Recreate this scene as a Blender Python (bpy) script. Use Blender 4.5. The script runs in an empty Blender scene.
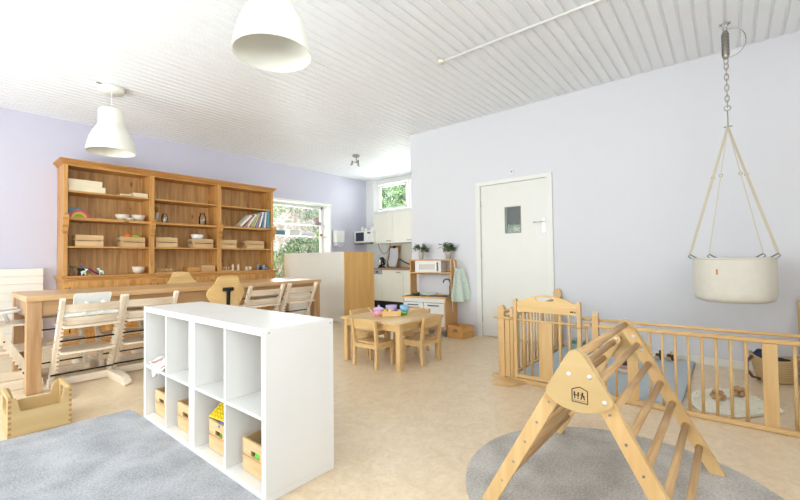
import bpy, bmesh, math, random
from mathutils import Vector, Matrix, Euler
random.seed(7)
PI = math.pi
C = bpy.context.scene.collection
SC = bpy.context.scene

# ---------------------------------------------------------------- camera, sky, light, exposure
cam_d = bpy.data.cameras.new('camera')
cam = bpy.data.objects.new('camera', cam_d); C.objects.link(cam); SC.camera = cam
cam_d.sensor_width = 36; cam_d.lens = 394.593 * 36 / 800; cam_d.clip_start = 0.02; cam_d.clip_end = 200
F = Vector((0.76664433, 0.64164033, 0.02354071)); R = Vector((0.64199709, -0.76659958, -0.01283819))
U = Vector((-0.00980879, -0.02495539, 0.99964044))
cam.matrix_world = Matrix(((R.x, U.x, -F.x, 0), (R.y, U.y, -F.y, 0), (R.z, U.z, -F.z, 1.1), (0, 0, 0, 1)))

world = bpy.data.worlds.new('sky'); SC.world = world; world.use_nodes = True
bg = world.node_tree.nodes['Background']
bg.inputs[0].default_value = (0.93, 0.97, 1.0, 1); bg.inputs[1].default_value = 2.6

def area(name, loc, rot, sx, sy, power, col=(1, 1, 1)):
    l = bpy.data.lights.new(name, 'AREA'); l.shape = 'RECTANGLE'; l.size = sx; l.size_y = sy
    l.energy = power; l.color = col
    o = bpy.data.objects.new(name, l); C.objects.link(o); o.location = loc; o.rotation_euler = rot
    return o
# daylight standing in the window openings of the west wall, the far kitchen window and the side window
area('daylight_west', (-2.42, 4.0, 1.45), (0, -PI/2-.75, 0), 2.2, 4.2, 100, (0.95, 0.975, 1.0))
area('fill_uplight_south', (-.75, -2.42, 1.6), (-PI/2-1.1, 0, PI), 1.8, 2.1, 150, (0.97, 0.98, 1.0))  # added uplight at the unseen south opening, aimed up to brighten the ceiling
area('daylight_kitchen', (7.55, 5.55, 2.65), (0, PI/2, 0), 0.75, 2.6, 52, (0.97, 1.0, 1.0))
area('daylight_side', (5.2, 7.62, 1.5), (PI/2, 0, PI), 1.3, 1.7, 32, (0.97, 1.0, 1.0))
SC.view_settings.view_transform = 'Standard'; SC.view_settings.look = 'None'
SC.view_settings.gamma = 1; SC.view_settings.use_curve_mapping = False
SC.view_settings.exposure = 0.68

# ---------------------------------------------------------------- materials
def lin(c):
    return tuple(((x/255)/12.92 if x/255 <= 0.04045 else ((x/255+0.055)/1.055)**2.4) for x in c)
_m = {}
def base_mat(name, rough=0.5, metal=0.0):
    m = bpy.data.materials.new(name); m.use_nodes = True
    b = m.node_tree.nodes['Principled BSDF']; b.inputs['Roughness'].default_value = rough; b.inputs['Metallic'].default_value = metal
    return m, m.node_tree.nodes, m.node_tree.links, b
def paint(name, col, rough=0.5, metal=0.0, var=0.03, scale=6.0, bump=0.0, bscale=60):
    if name in _m: return _m[name]
    m, N, L, b = base_mat(name, rough, metal)
    tc = N.new('ShaderNodeTexCoord'); n = N.new('ShaderNodeTexNoise'); n.inputs['Scale'].default_value = scale
    L.new(tc.outputs['Object'], n.inputs['Vector'])
    r = N.new('ShaderNodeValToRGB'); c = lin(col)
    r.color_ramp.elements[0].position = 0.3; r.color_ramp.elements[1].position = 0.7
    r.color_ramp.elements[0].color = tuple(x*(1-var) for x in c)+(1,); r.color_ramp.elements[1].color = tuple(min(1, x*(1+var)) for x in c)+(1,)
    L.new(n.outputs['Fac'], r.inputs[0]); L.new(r.outputs[0], b.inputs['Base Color'])
    if bump:
        n2 = N.new('ShaderNodeTexNoise'); n2.inputs['Scale'].default_value = bscale; n2.inputs['Detail'].default_value = 4
        L.new(tc.outputs['Object'], n2.inputs['Vector'])
        bp = N.new('ShaderNodeBump'); bp.inputs['Strength'].default_value = bump; bp.inputs['Distance'].default_value = 0.01
        L.new(n2.outputs['Fac'], bp.inputs['Height']); L.new(bp.outputs[0], b.inputs['Normal'])
    _m[name] = m; return m
def wood(name, light, dark, axis='x', scale=1.0, rough=0.45, knots=False):
    key = name+'_'+axis
    if key in _m: return _m[key]
    m, N, L, b = base_mat(key, rough)
    tc = N.new('ShaderNodeTexCoord'); mp = N.new('ShaderNodeMapping')
    s = [14*scale]*3; s['xyz'.index(axis)] = 1.1*scale
    mp.inputs['Scale'].default_value = s
    L.new(tc.outputs['Object'], mp.inputs['Vector'])
    n = N.new('ShaderNodeTexNoise'); n.inputs['Scale'].default_value = 1.6; n.inputs['Detail'].default_value = 5; n.inputs['Distortion'].default_value = 0.6
    L.new(mp.outputs[0], n.inputs['Vector'])
    r = N.new('ShaderNodeValToRGB'); a = lin(light); d = lin(dark)
    r.color_ramp.elements[0].position = 0.32; r.color_ramp.elements[1].position = 0.66
    r.color_ramp.elements[0].color = d+(1,); r.color_ramp.elements[1].color = a+(1,)
    L.new(n.outputs['Fac'], r.inputs[0])
    out = r.outputs[0]
    if knots:
        v = N.new('ShaderNodeTexVoronoi'); v.inputs['Scale'].default_value = 1.0
        mp2 = N.new('ShaderNodeMapping'); s2 = [5.5]*3; s2['xyz'.index(axis)] = 2.6; mp2.inputs['Scale'].default_value = s2
        L.new(tc.outputs['Object'], mp2.inputs['Vector']); L.new(mp2.outputs[0], v.inputs['Vector'])
        r2 = N.new('ShaderNodeValToRGB'); r2.color_ramp.elements[0].position = 0.04; r2.color_ramp.elements[1].position = 0.13
        r2.color_ramp.elements[0].color = (0.45, 0.35, 0.25, 1); r2.color_ramp.elements[1].color = (1, 1, 1, 1)
        L.new(v.outputs['Distance'], r2.inputs[0])
        mx = N.new('ShaderNodeMixRGB'); mx.blend_type = 'MULTIPLY'; mx.inputs[0].default_value = 1
        L.new(out, mx.inputs[1]); L.new(r2.outputs[0], mx.inputs[2]); out = mx.outputs[0]
    L.new(out, b.inputs['Base Color'])
    _m[key] = m; return m
def pine(ax): return wood('old_pine', (215, 162, 94), (184, 126, 62), ax, 1.0, 0.42, True)
def pineback(ax): return wood('old_pine_boards', (222, 178, 118), (184, 134, 78), ax, 0.8, 0.5, True)
def tabw(ax): return wood('table_oak', (214, 176, 128), (192, 146, 96), ax, 1.0, 0.32)
def legoak(ax): return wood('leg_oak', (192, 154, 112), (168, 126, 84), ax, 1.0, 0.4)
def birch(ax): return wood('birch', (229, 194, 136), (219, 178, 116), ax, 0.7, 0.42)
def beech(ax): return wood('lacquered_beech', (223, 187, 132), (209, 168, 112), ax, 0.9, 0.36)
def rungw(ax): return wood('rung_beech', (208, 172, 124), (182, 142, 96), ax, 1.6, 0.5)
def white_oak(ax): return wood('whitewashed_beech', (240, 226, 206), (226, 208, 184), ax, 1.0, 0.45)
def crate_w(ax): return wood('pale_pine', (224, 190, 142), (204, 164, 114), ax, 1.0, 0.55)
def ply(ax): return wood('plywood', (205, 176, 125), (195, 163, 110), ax, 0.5, 0.38)
WHITE = paint('white_lacquer', (228, 226, 222), 0.38, var=0.01)
WPLAST = paint('white_plastic', (240, 240, 236), 0.35, var=0.01)
CREAM = paint('cream_laminate', (236, 232, 222), 0.4, var=0.01)
LAMP = paint('lamp_enamel', (240, 238, 228), 0.35, var=0.01)
BLACK = paint('black_metal', (28, 27, 27), 0.4, 0.3, var=0.05)
STEEL = paint('brushed_steel', (170, 165, 158), 0.32, 0.9, var=0.05)
DARKSTEEL = paint('dark_steel', (88, 84, 78), 0.4, 0.6, var=0.05)
CHROME = paint('chrome', (205, 205, 205), 0.2, 0.9, var=0.02)
def glass(name, tint=(0.95, 0.98, 0.97), refl=0.12):
    if name in _m: return _m[name]
    m = bpy.data.materials.new(name); m.use_nodes = True; N = m.node_tree.nodes; L = m.node_tree.links; N.clear()
    o = N.new('ShaderNodeOutputMaterial'); mx = N.new('ShaderNodeMixShader'); t = N.new('ShaderNodeBsdfTransparent'); g = N.new('ShaderNodeBsdfGlossy')
    t.inputs[0].default_value = tint+(1,); g.inputs['Roughness'].default_value = 0.03
    f = N.new('ShaderNodeFresnel'); f.inputs[0].default_value = 1.4
    L.new(f.outputs[0], mx.inputs[0]); L.new(t.outputs[0], mx.inputs[1]); L.new(g.outputs[0], mx.inputs[2]); L.new(mx.outputs[0], o.inputs[0])
    _m[name] = m; return m
GLASS = glass('window_glass')
def foliage_mat(name, a, b_):
    if name in _m: return _m[name]
    m, N, L, b = base_mat(name, .6); tc = N.new('ShaderNodeTexCoord'); n = N.new('ShaderNodeTexNoise'); n.inputs['Scale'].default_value = 7
    L.new(tc.outputs['Object'], n.inputs['Vector']); r = N.new('ShaderNodeValToRGB')
    r.color_ramp.elements[0].position = .35; r.color_ramp.elements[1].position = .65
    r.color_ramp.elements[0].color = lin(a)+(1,); r.color_ramp.elements[1].color = lin(b_)+(1,)
    L.new(n.outputs['Fac'], r.inputs[0]); L.new(r.outputs[0], b.inputs['Base Color']); _m[name] = m; return m

# ---------------------------------------------------------------- mesh builder
class MB:
    def __init__(s): s.bm = bmesh.new(); s.mi = 0
    def _set(s, faces, smooth=False):
        for f in faces: f.material_index = s.mi; f.smooth = smooth
    def box(s, x0, x1, y0, y1, z0, z1, bev=0.0, M=None, seg=1):
        r = bmesh.ops.create_cube(s.bm, size=1.0); vs = r['verts']
        T = Matrix.Translation(((x0+x1)/2, (y0+y1)/2, (z0+z1)/2)) @ Matrix.Diagonal((abs(x1-x0), abs(y1-y0), abs(z1-z0), 1))
        bmesh.ops.transform(s.bm, matrix=T, verts=vs)
        fs = list({f for v in vs for f in v.link_faces}); s._set(fs)
        if bev > 0:
            es = list({e for v in vs for e in v.link_edges})
            rr = bmesh.ops.bevel(s.bm, geom=es, offset=bev, segments=seg, profile=0.5, affect='EDGES')
            s._set(rr['faces']); vs = list({v for v in rr['verts']} | {v for v in vs if v.is_valid})
            if M is not None:
                # all verts of this island
                seen = set(vs); st = list(vs)
                while st:
                    v = st.pop()
                    for e in v.link_edges:
                        w = e.other_vert(v)
                        if w not in seen: seen.add(w); st.append(w)
                vs = list(seen)
        if M is not None: bmesh.ops.transform(s.bm, matrix=M, verts=vs)
        return s
    def bar(s, a, b, w, t, up=(0, 0, 1), bev=0.0):
        """rectangular bar from a to b; w across, t along 'up'"""
        a = Vector(a); b = Vector(b); d = b-a; L = d.length; d.normalize(); up = Vector(up)
        x = up.cross(d).normalized(); z = d.cross(x).normalized()
        M = Matrix(((x.x, d.x, z.x, a.x), (x.y, d.y, z.y, a.y), (x.z, d.z, z.z, a.z), (0, 0, 0, 1)))
        return s.box(-w/2, w/2, 0, L, -t/2, t/2, bev, M)
    def tube(s, pts, r, n=10, closed=False, caps=True):
        pts = [Vector(p) for p in pts]; m = len(pts); rs = r if isinstance(r, (list, tuple)) else [r]*m
        rings = []; prev = None
        for i, p in enumerate(pts):
            if closed: d = pts[(i+1) % m]-pts[i-1]
            else: d = pts[min(i+1, m-1)]-pts[max(i-1, 0)]
            d.normalize()
            if prev is None:
                x = d.orthogonal().normalized()
            else:
                x = prev-d*prev.dot(d); x.normalize()
            prev = x; y = d.cross(x)
            rings.append([s.bm.verts.new(p+x*rs[i]*math.cos(2*PI*k/n)+y*rs[i]*math.sin(2*PI*k/n)) for k in range(n)])
        fs = []
        for i in range(m if closed else m-1):
            A = rings[i]; B = rings[(i+1) % m]
            for k in range(n): fs.append(s.bm.faces.new((A[k], A[(k+1) % n], B[(k+1) % n], B[k])))
        s._set(fs, True)
        if caps and not closed:
            c = [s.bm.faces.new(rings[0][::-1]), s.bm.faces.new(rings[-1])]; s._set(c)
        return s
    def lathe(s, prof, c=(0, 0, 0), n=24, sx=1, sy=1, M=None, smooth=True):
        c = Vector(c); rings = []; nv = []
        for r, z in prof:
            if r < 1e-5: v = [s.bm.verts.new((0, 0, z))]
            else: v = [s.bm.verts.new((r*sx*math.cos(2*PI*k/n), r*sy*math.sin(2*PI*k/n), z)) for k in range(n)]
            rings.append(v); nv += v
        fs = []
        for A, B in zip(rings, rings[1:]):
            if len(A) == 1 and len(B) == 1: continue
            for k in range(n):
                if len(A) == 1: fs.append(s.bm.faces.new((A[0], B[(k+1) % n], B[k])))
                elif len(B) == 1: fs.append(s.bm.faces.new((A[k], A[(k+1) % n], B[0])))
                else: fs.append(s.bm.faces.new((A[k], A[(k+1) % n], B[(k+1) % n], B[k])))
        s._set(fs, smooth)
        T = Matrix.Translation(c)
        if M is not None: T = M @ T
        bmesh.ops.transform(s.bm, matrix=T, verts=nv)
        return s
    def ball(s, c, r, sc=(1, 1, 1), n=12):
        k = max(6, n//2)
        prof = [(math.sin(PI*i/k)*1.0, -math.cos(PI*i/k)) for i in range(k+1)]
        prof = [(a if a > 1e-4 else 0, b) for a, b in prof]
        M = Matrix.Translation(c) @ Matrix.Diagonal((r*sc[0], r*sc[1], r*sc[2], 1))
        return s.lathe(prof, n=n, M=M)
    def prism(s, poly, t, M=None, holes=(), bev=0.0):
        """poly in local XY, extruded z -t/2..t/2; holes = list of polys"""
        loops = [poly]+list(holes)
        def cap(z):
            es = []; allv = []
            for lp in loops:
                vs = [s.bm.verts.new((p[0], p[1], z)) for p in lp]; allv.append(vs)
                for i in range(len(vs)): es.append(s.bm.edges.new((vs[i-1], vs[i])))
            if len(loops) == 1:
                f = [s.bm.faces.new(allv[0])]
            else:
                r = bmesh.ops.triangle_fill(s.bm, edges=es, use_beauty=True, use_dissolve=False)
                f = [g for g in r['geom'] if isinstance(g, bmesh.types.BMFace)]
            return allv, f
        a, fa = cap(-t/2); b, fb = cap(t/2)
        fs = fa+fb
        for la, lb in zip(a, b):
            n = len(la)
            for i in range(n): fs.append(s.bm.faces.new((la[i-1], la[i], lb[i], lb[i-1])))
        s._set(fs)
        vs = [v for l in a+b for v in l]
        if M is not None: bmesh.ops.transform(s.bm, matrix=M, verts=vs)
        bmesh.ops.recalc_face_normals(s.bm, faces=fs)
        return s
    def grid(s, fn, nu, nv, smooth=True):
        vs = [[s.bm.verts.new(fn(i/nu, j/nv)) for j in range(nv+1)] for i in range(nu+1)]
        fs = []
        for i in range(nu):
            for j in range(nv): fs.append(s.bm.faces.new((vs[i][j], vs[i+1][j], vs[i+1][j+1], vs[i][j+1])))
        s._set(fs, smooth); return s
    def build(s, name, mats, parent=None, recalc=True):
        if recalc: bmesh.ops.recalc_face_normals(s.bm, faces=s.bm.faces[:])
        me = bpy.data.meshes.new(name); s.bm.to_mesh(me); s.bm.free()
        for m in (mats if isinstance(mats, (list, tuple)) else [mats]): me.materials.append(m)
        o = bpy.data.objects.new(name, me); C.objects.link(o)
        if parent is not None: o.parent = parent
        return o
def split_build(mb, name, mats, parent, gap=None):
    """one object for every separate piece of the builder's mesh; gap=(axis,dist) keeps pieces nearer than dist together"""
    bm = mb.bm; bmesh.ops.recalc_face_normals(bm, faces=bm.faces[:]); bm.verts.index_update()
    seen = {}; comps = []
    for v in bm.verts:
        if v in seen: continue
        st = [v]; seen[v] = 1; comp = []
        while st:
            w = st.pop(); comp.append(w)
            for e in w.link_edges:
                o = e.other_vert(w)
                if o not in seen: seen[o] = 1; st.append(o)
        comps.append(comp)
    out = []
    for comp in comps:
        idx = {v: i for i, v in enumerate(comp)}; fs = []; sm = []; mi = []
        for f in {f for v in comp for f in v.link_faces}:
            fs.append([idx[v] for v in f.verts]); sm.append(f.smooth); mi.append(f.material_index)
        me = bpy.data.meshes.new(name); me.from_pydata([v.co[:] for v in comp], [], fs)
        me.polygons.foreach_set('use_smooth', sm); me.polygons.foreach_set('material_index', mi)
        for m_ in (mats if isinstance(mats, (list, tuple)) else [mats]): me.materials.append(m_)
        o = bpy.data.objects.new(name, me); C.objects.link(o)
        if parent is not None: o.parent = parent
        out.append(o)
    bm.free(); return out
# local (u,v,w) -> world axis matrices for prism: plane YZ (thickness x), plane XZ (thickness y)
def MYZ(x=0): return Matrix(((0, 0, 1, x), (1, 0, 0, 0), (0, 1, 0, 0), (0, 0, 0, 1)))
def MXZ(y=0): return Matrix(((1, 0, 0, 0), (0, 0, 1, y), (0, 1, 0, 0), (0, 0, 0, 1)))
def tag(o, label, cat, group=None, kind=None):
    if label: o['label'] = label
    if cat: o['category'] = cat
    if group: o['group'] = group
    if kind: o['kind'] = kind
    return o
def empty(name, label, cat, loc=(0, 0, 0), rz=0, group=None):
    o = bpy.data.objects.new(name, None); C.objects.link(o); o.location = loc; o.rotation_euler = (0, 0, rz); o.empty_display_size = 0.1
    return tag(o, label, cat, group)
def struct(o): o['kind'] = 'structure'; return o
def copy_tree(o, label=None, loc=None, rz=None, parent=None):
    c = o.copy(); C.objects.link(c)
    if parent is not None: c.parent = parent; c.matrix_parent_inverse = o.matrix_parent_inverse.copy()
    if label: c['label'] = label
    if loc is not None: c.location = loc
    if rz is not None: c.rotation_euler = (0, 0, rz)
    for ch in [x for x in kids.get(o.name, [])]: copy_tree(ch, parent=c)
    return c
kids = {}
def index_kids(root):
    for o in bpy.data.objects:
        if o.parent: kids.setdefault(o.parent.name, [])
    kids.clear()
    for o in bpy.data.objects:
        if o.parent: kids.setdefault(o.parent.name, []).append(o)
def rounded(pts, r, n=5):
    """round the corners of a polygon"""
    out = []; m = len(pts)
    for i in range(m):
        p = Vector(pts[i]).to_2d() if len(pts[i]) > 2 else Vector(pts[i]); a = Vector(pts[i-1]); b = Vector(pts[(i+1) % m])
        rr = r[i] if isinstance(r, (list, tuple)) else r
        da = (a-p); db = (b-p); ra = min(rr, da.length*0.49, db.length*0.49)
        if rr <= 0: out.append(tuple(p)); continue
        p1 = p+da.normalized()*ra; p2 = p+db.normalized()*ra
        for k in range(n+1):
            t = k/n; out.append(tuple(p1*(1-t)**2+p*2*t*(1-t)+p2*t*t))
    return out

# ---------------------------------------------------------------- room shell
XR, YL, XF, YN, H = 5.04, 7.13, 7.19, 3.97, 3.12
XW, YS = -2.2, -2.2
# floor: mottled linoleum
def lino():
    m, N, L, b = base_mat('linoleum', 0.33)
    tc = N.new('ShaderNodeTexCoord')
    def noise(sc, det, dist=0):
        n = N.new('ShaderNodeTexNoise'); n.inputs['Scale'].default_value = sc; n.inputs['Detail'].default_value = det; n.inputs['Distortion'].default_value = dist
        L.new(tc.outputs['Object'], n.inputs['Vector']); return n
    n1 = noise(9, 6, 1.2); n2 = noise(45, 5, 0.8); n3 = noise(1.2, 2)
    r = N.new('ShaderNodeValToRGB'); r.color_ramp.elements[0].position = 0.35; r.color_ramp.elements[1].position = 0.65
    r.color_ramp.elements[0].color = lin((226, 203, 170))+(1,); r.color_ramp.elements[1].color = lin((236, 215, 184))+(1,)
    L.new(n1.outputs['Fac'], r.inputs[0])
    r2 = N.new('ShaderNodeValToRGB'); r2.color_ramp.elements[0].position = 0.33; r2.color_ramp.elements[1].position = 0.62
    r2.color_ramp.elements[0].color = (0.93, 0.91, 0.88, 1); r2.color_ramp.elements[1].color = (1.02, 1.02, 1.02, 1)
    L.new(n2.outputs['Fac'], r2.inputs[0])
    mx = N.new('ShaderNodeMixRGB'); mx.blend_type = 'MULTIPLY'; mx.inputs[0].default_value = 1
    L.new(r.outputs[0], mx.inputs[1]); L.new(r2.outputs[0], mx.inputs[2])
    L.new(mx.outputs[0], b.inputs['Base Color'])
    b.inputs['Coat Weight'].default_value = 0.12; b.inputs['Coat Roughness'].default_value = 0.25
    return m
m = MB(); m.box(XW-.2, XF+.2, YS-.2, YL+.2, -.1, 0); struct(m.build('floor', lino()))
# ribbed ceiling: steel deck running along x
ceil_m = paint('ceiling_paint', (246, 248, 251), 0.5, var=0.01)
m = MB(); y = YS; pts = []
while y < YL:
    pts += [(y, H-.004), (y+.072, H-.004), (y+.079, H+.010), (y+.093, H+.010)]
    y += 0.1
pts = [p for p in pts if p[0] < YL]+[(YL+.1, H-.004)]
v0 = [m.bm.verts.new((XW, a, b)) for a, b in pts]; v1 = [m.bm.verts.new((XF+.1, a, b)) for a, b in pts]
for i in range(len(pts)-1): m.bm.faces.new((v0[i], v0[i+1], v1[i+1], v1[i]))
m.box(XW-.2, XF+.4, YS-.2, YL+.4, H+.03, H+.25)
struct(m.build('ceiling', ceil_m))
wall_m = paint('pale_blue_grey_paint', (223, 223, 228), 0.6, var=0.004, bump=0.05, bscale=90)
lilac_m = paint('lilac_paint', (208, 206, 222), 0.6, var=0.005, bump=0.05, bscale=90)
wwall_m = paint('white_wall_paint', (238, 238, 236), 0.6, var=0.01)
# right wall with door opening; top reaches into the ribs
D0, D1, DZ = 1.765, 2.725, 2.135
m = MB()
m.box(XR, XR+.15, YS-.2, D0, 0, H+.02); m.box(XR, XR+.15, D1, YN, 0, H+.02); m.box(XR, XR+.15, D0, D1, DZ, H+.02)
struct(m.build('wall_right', wall_m))
m = MB(); m.box(XR+.15, XF+.2, YN-.15, YN, 0, H+.02); struct(m.build('wall_niche', wwall_m))
# lilac wall with window opening x 3.95..6.0
WX0, WX1, WZ0, WZ1 = 4.30, 6.0, .42, 2.37
m = MB()
m.box(XW-.2, WX0, YL, YL+.38, 0, H+.02); m.box(WX1, XF+.2, YL, YL+.38, 0, H+.02)
m.box(WX0, WX1, YL, YL+.38, WZ1, H+.02); m.box(WX0, WX1, YL, YL+.38, 0, WZ0)
struct(m.build('wall_back', lilac_m))
# far kitchen wall with high window
m = MB()
FZ0, FY1 = 2.26, 6.86
m.box(XF, XF+.2, FY1, YL, 0, H+.02); m.box(XF, XF+.2, YN, FY1, 0, FZ0)
struct(m.build('wall_kitchen', wwall_m))
# west and south walls (behind the camera) with large window openings
m = MB()
m.box(XW-.2, XW, YS-.2, 1.0, 0, H+.02); m.box(XW-.2, XW, 6.2, YL+.2, 0, H+.02); m.box(XW-.2, XW, 1.0, 6.2, 0, .3); m.box(XW-.2, XW, 1.0, 6.2, 2.85, H+.02)
struct(m.build('wall_left', wwall_m))
m = MB()
m.box(XW-.2, -1.7, YS-.2, YS, 0, H+.02); m.box(.2, XR+.2, YS-.2, YS, 0, H+.02); m.box(-1.7, .2, YS-.2, YS, 0, .5); m.box(-1.7, .2, YS-.2, YS, 2.75, H+.02)
struct(m.build('wall_front', wwall_m))
trim_m = paint('white_trim_gloss', (240, 240, 236), 0.35, var=0.01)
m = MB()
for yy in (1.0, 2.7, 4.4, 6.14): m.box(XW-.16, XW-.08, yy, yy+.06, .3, 2.85)
m.box(XW-.16, XW-.08, 1.0, 6.2, .3, .36); m.box(XW-.16, XW-.08, 1.0, 6.2, 2.79, 2.85)
w = m.build('window_3', trim_m); struct(w)
m = MB(); m.box(XW-.125, XW-.12, 1.05, 6.14, .36, 2.79); m.build('pane', GLASS, w)
m = MB()
for xx in (-1.7, -.78, .14): m.box(xx, xx+.06, YS-.16, YS-.08, .5, 2.75)
m.box(-1.7, .2, YS-.16, YS-.08, .5, .56); m.box(-1.7, .2, YS-.16, YS-.08, 2.69, 2.75)
w = m.build('window_4', trim_m); struct(w)
m = MB(); m.box(-1.65, .15, YS-.125, YS-.12, .56, 2.69); m.build('pane', GLASS, w)
# baseboards
m = MB(); m.box(XR-.014, XR, YS, 1.695, 0, .075, .003); struct(m.build('baseboard_right', paint('baseboard_white', (238, 234, 226), .4, var=.01)))
m = MB(); m.box(XR-.014, XR, 2.79, YN, 0, .075, .003); struct(m.build('baseboard_door_side', paint('baseboard_white', (238, 234, 226), .4, var=.01)))
m = MB(); m.box(XW, XF, YL-.014, YL, 0, .075, .003); struct(m.build('baseboard_back', paint('baseboard_white', (238, 234, 226), .4, var=.01)))

# window 1: side window in the lilac wall, deep reveal, two shelf boards
m = MB()
for a in ((WX0, WX0+.06), (WX1-.06, WX1)): m.box(a[0], a[1], YL+.26, YL+.32, WZ0, WZ1)
m.box(WX0, WX1, YL+.26, YL+.32, WZ1-.07, WZ1); m.box(WX0, WX1, YL+.26, YL+.32, WZ0, WZ0+.06)
m.box(WX0, WX1, YL, YL+.26, WZ1-.012, WZ1); m.box(WX1-.012, WX1, YL, YL+.26, WZ0, WZ1); m.box(WX0, WX0+.012, YL, YL+.26, WZ0, WZ1)
m.box(WX0, WX1, YL, YL+.26, WZ0, WZ0+.015)
m.box(WX0-.0, WX1+.025, YL-.012, YL, WZ1, WZ1+.03); m.box(WX1, WX1+.025, YL-.012, YL, WZ0, WZ1)
w = m.build('window_1', trim_m); struct(w)
m = MB(); m.box(WX0+.06, WX1-.06, YL+.29, YL+.294, WZ0+.06, WZ1-.07); m.build('pane', GLASS, w)
m = MB(); m.box(WX0+.012, WX1-.012, YL+.03, YL+.26, 1.892, 1.90); struct(m.build('trim_1', trim_m))
m = MB(); m.box(WX0+.012, WX1-.012, YL+.03, YL+.26, 1.637, 1.645); struct(m.build('trim_2', trim_m))
# window 2: high kitchen window
m = MB(); xo = XF+.12
m.box(XF, XF+.2, YN, FY1, FZ0-.02, FZ0+.015)
m.box(xo, xo+.06, YN, FY1, FZ0+.015, FZ0+.07); m.box(xo, xo+.06, YN, FY1, H-.14, H+.02)
for yy in (FY1-.07, 5.78, 4.85, YN+.001): m.box(xo+.002, xo+.058, yy, yy+.07, FZ0+.07, H-.14)
w = m.build('window_2', trim_m); struct(w)
for k, (a, b) in enumerate(((5.87, 6.77), (4.94, 5.76), (4.06, 4.83))):
    m = MB(); z0, z1 = FZ0+.08, H-.16
    m.box(xo-.02, xo+.03, a, a+.045, z0, z1, .004); m.box(xo-.02, xo+.03, b-.045, b, z0, z1, .004)
    m.box(xo-.02, xo+.03, a, b, z0, z0+.045, .004); m.box(xo-.02, xo+.03, a, b, z1-.045, z1, .004)
    m.build('sash', trim_m, w)
    m = MB(); m.box(xo, xo+.005, a+.045, b-.045, z0+.045, z1-.045); m.build('pane', GLASS, w)

# door
m = MB()
fy0, fy1 = 1.70, 2.782
m.box(XR-.02, XR+.012, fy0, D0+.012, 0, DZ-.012); m.box(XR-.02, XR+.012, D1-.012, fy1, 0, DZ-.012); m.box(XR-.02, XR+.012, fy0, fy1, DZ-.012, 2.175)
w = struct(m.build('door_frame', paint('door_frame_paint', (234, 233, 228), .4, var=.01)))
m = MB()
gy0, gy1, gz0, gz1 = 2.13, 2.345, 1.44, 1.785
x0, x1 = XR+.012, XR+.052; dy0, dy1 = D0+.0135, D1-.0135
m.box(x0, x1, dy0, gy0, .012, DZ-.014); m.box(x0, x1, gy1, dy1, .012, DZ-.014); m.box(x0, x1, gy0, gy1, .012, gz0); m.box(x0, x1, gy0, gy1, gz1, DZ-.014)
d = struct(m.build('door_1', paint('door_paint', (232, 231, 225), .38, var=.008)))
m = MB()
for a in ((gy0-.008, gy0+.004, gz0-.008, gz1+.008), (gy1-.004, gy1+.008, gz0-.008, gz1+.008), (gy0, gy1, gz0-.008, gz0+.004), (gy0, gy1, gz1-.004, gz1+.008)):
    m.box(x0-.004, x0+.01, a[0], a[1], a[2], a[3])
m.build('window_bead', paint('grey_bead', (150, 146, 138), .4), d)
m = MB(); m.box(x0+.018, x0+.022, gy0, gy1, gz0, gz1); m.build('pane', GLASS, d)
m = MB(); m.box(x0-.008, x0, 1.80, 1.835, 1.42, 1.60, .003); m.tube([(x0-.045, 1.818, 1.56), (x0, 1.818, 1.56)], .009); m.tube([(x0-.045, 1.81, 1.56), (x0-.047, 1.94, 1.558)], .008)
m.build('door_handle', CHROME, d)
m = MB()
for z in (.25, 1.15, 1.87): m.tube([(x0-.008, dy1+.004, z-.045), (x0-.008, dy1+.004, z+.045)], .007)
split_build(m, 'hinge', CHROME, d)
# corridor behind the door pane
m = MB(); m.box(XR+1.4, XR+1.45, .8, 3.6, 0, 2.6); struct(m.build('wall_corridor', paint('corridor_grey', (110, 108, 104), .6)))
cb = tag(MB().box(XR+1.0, XR+1.38, 2.55, 3.25, 0, 1.42, .01).build('cupboard', paint('taupe_board', (120, 104, 84), .5)), 'taupe cupboard seen in the corridor through the small door pane', 'cupboard')

m = MB(); m.box(XR+.15, XR+1.45, .6, 3.8, 2.6, 2.7); struct(m.build('ceiling_corridor', paint('corridor_grey', (110, 108, 104), .6)))
tag(MB().box(XR+.96, XR+.99, 2.83, 2.88, 1.43, 2.2).build('white_post', WPLAST), 'narrow white upright seen through the door pane', 'post')
cp_ = empty('window_plant', 'yellow-green plant in a blue pot seen through the door pane', 'plant', (XR+1.12, 2.66, 1.421))
m = MB(); m.lathe([(0, 0), (.09, 0), (.10, .07), (0, .07)], n=16); m.build('pot', paint('pot_blue', (70, 96, 150), .4), cp_)
m = MB(); rnd = random.Random(2)
for k in range(110):
    c_ = Vector((rnd.uniform(-.11, .11), rnd.uniform(-.13, .13), rnd.uniform(.08, .24))); Rm = Euler((rnd.uniform(0, 3), rnd.uniform(0, 3), rnd.uniform(0, 3))).to_matrix()
    m.bm.faces.new([m.bm.verts.new(c_+Rm @ Vector(v)) for v in ((-.03, 0, 0), (0, -.014, 0), (.03, 0, 0), (0, .014, 0))])
m.build('foliage', foliage_mat('hall_leaf', (120, 160, 60), (200, 220, 110)), cp_, recalc=False)

# emergency sign over the door
e = tag(MB().box(XR-.022, XR, 2.205, 2.255, 2.225, 2.285, .004).build('alarm_box', WPLAST), 'tiny white box with a red triangle on the wall above the door', 'sign')
m = MB(); m.prism([(2.216, 2.27), (2.244, 2.27), (2.230, 2.243)], .002, MYZ(XR-.023)); m.build('red_triangle', paint('red', (200, 50, 45), .5), e)

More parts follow.
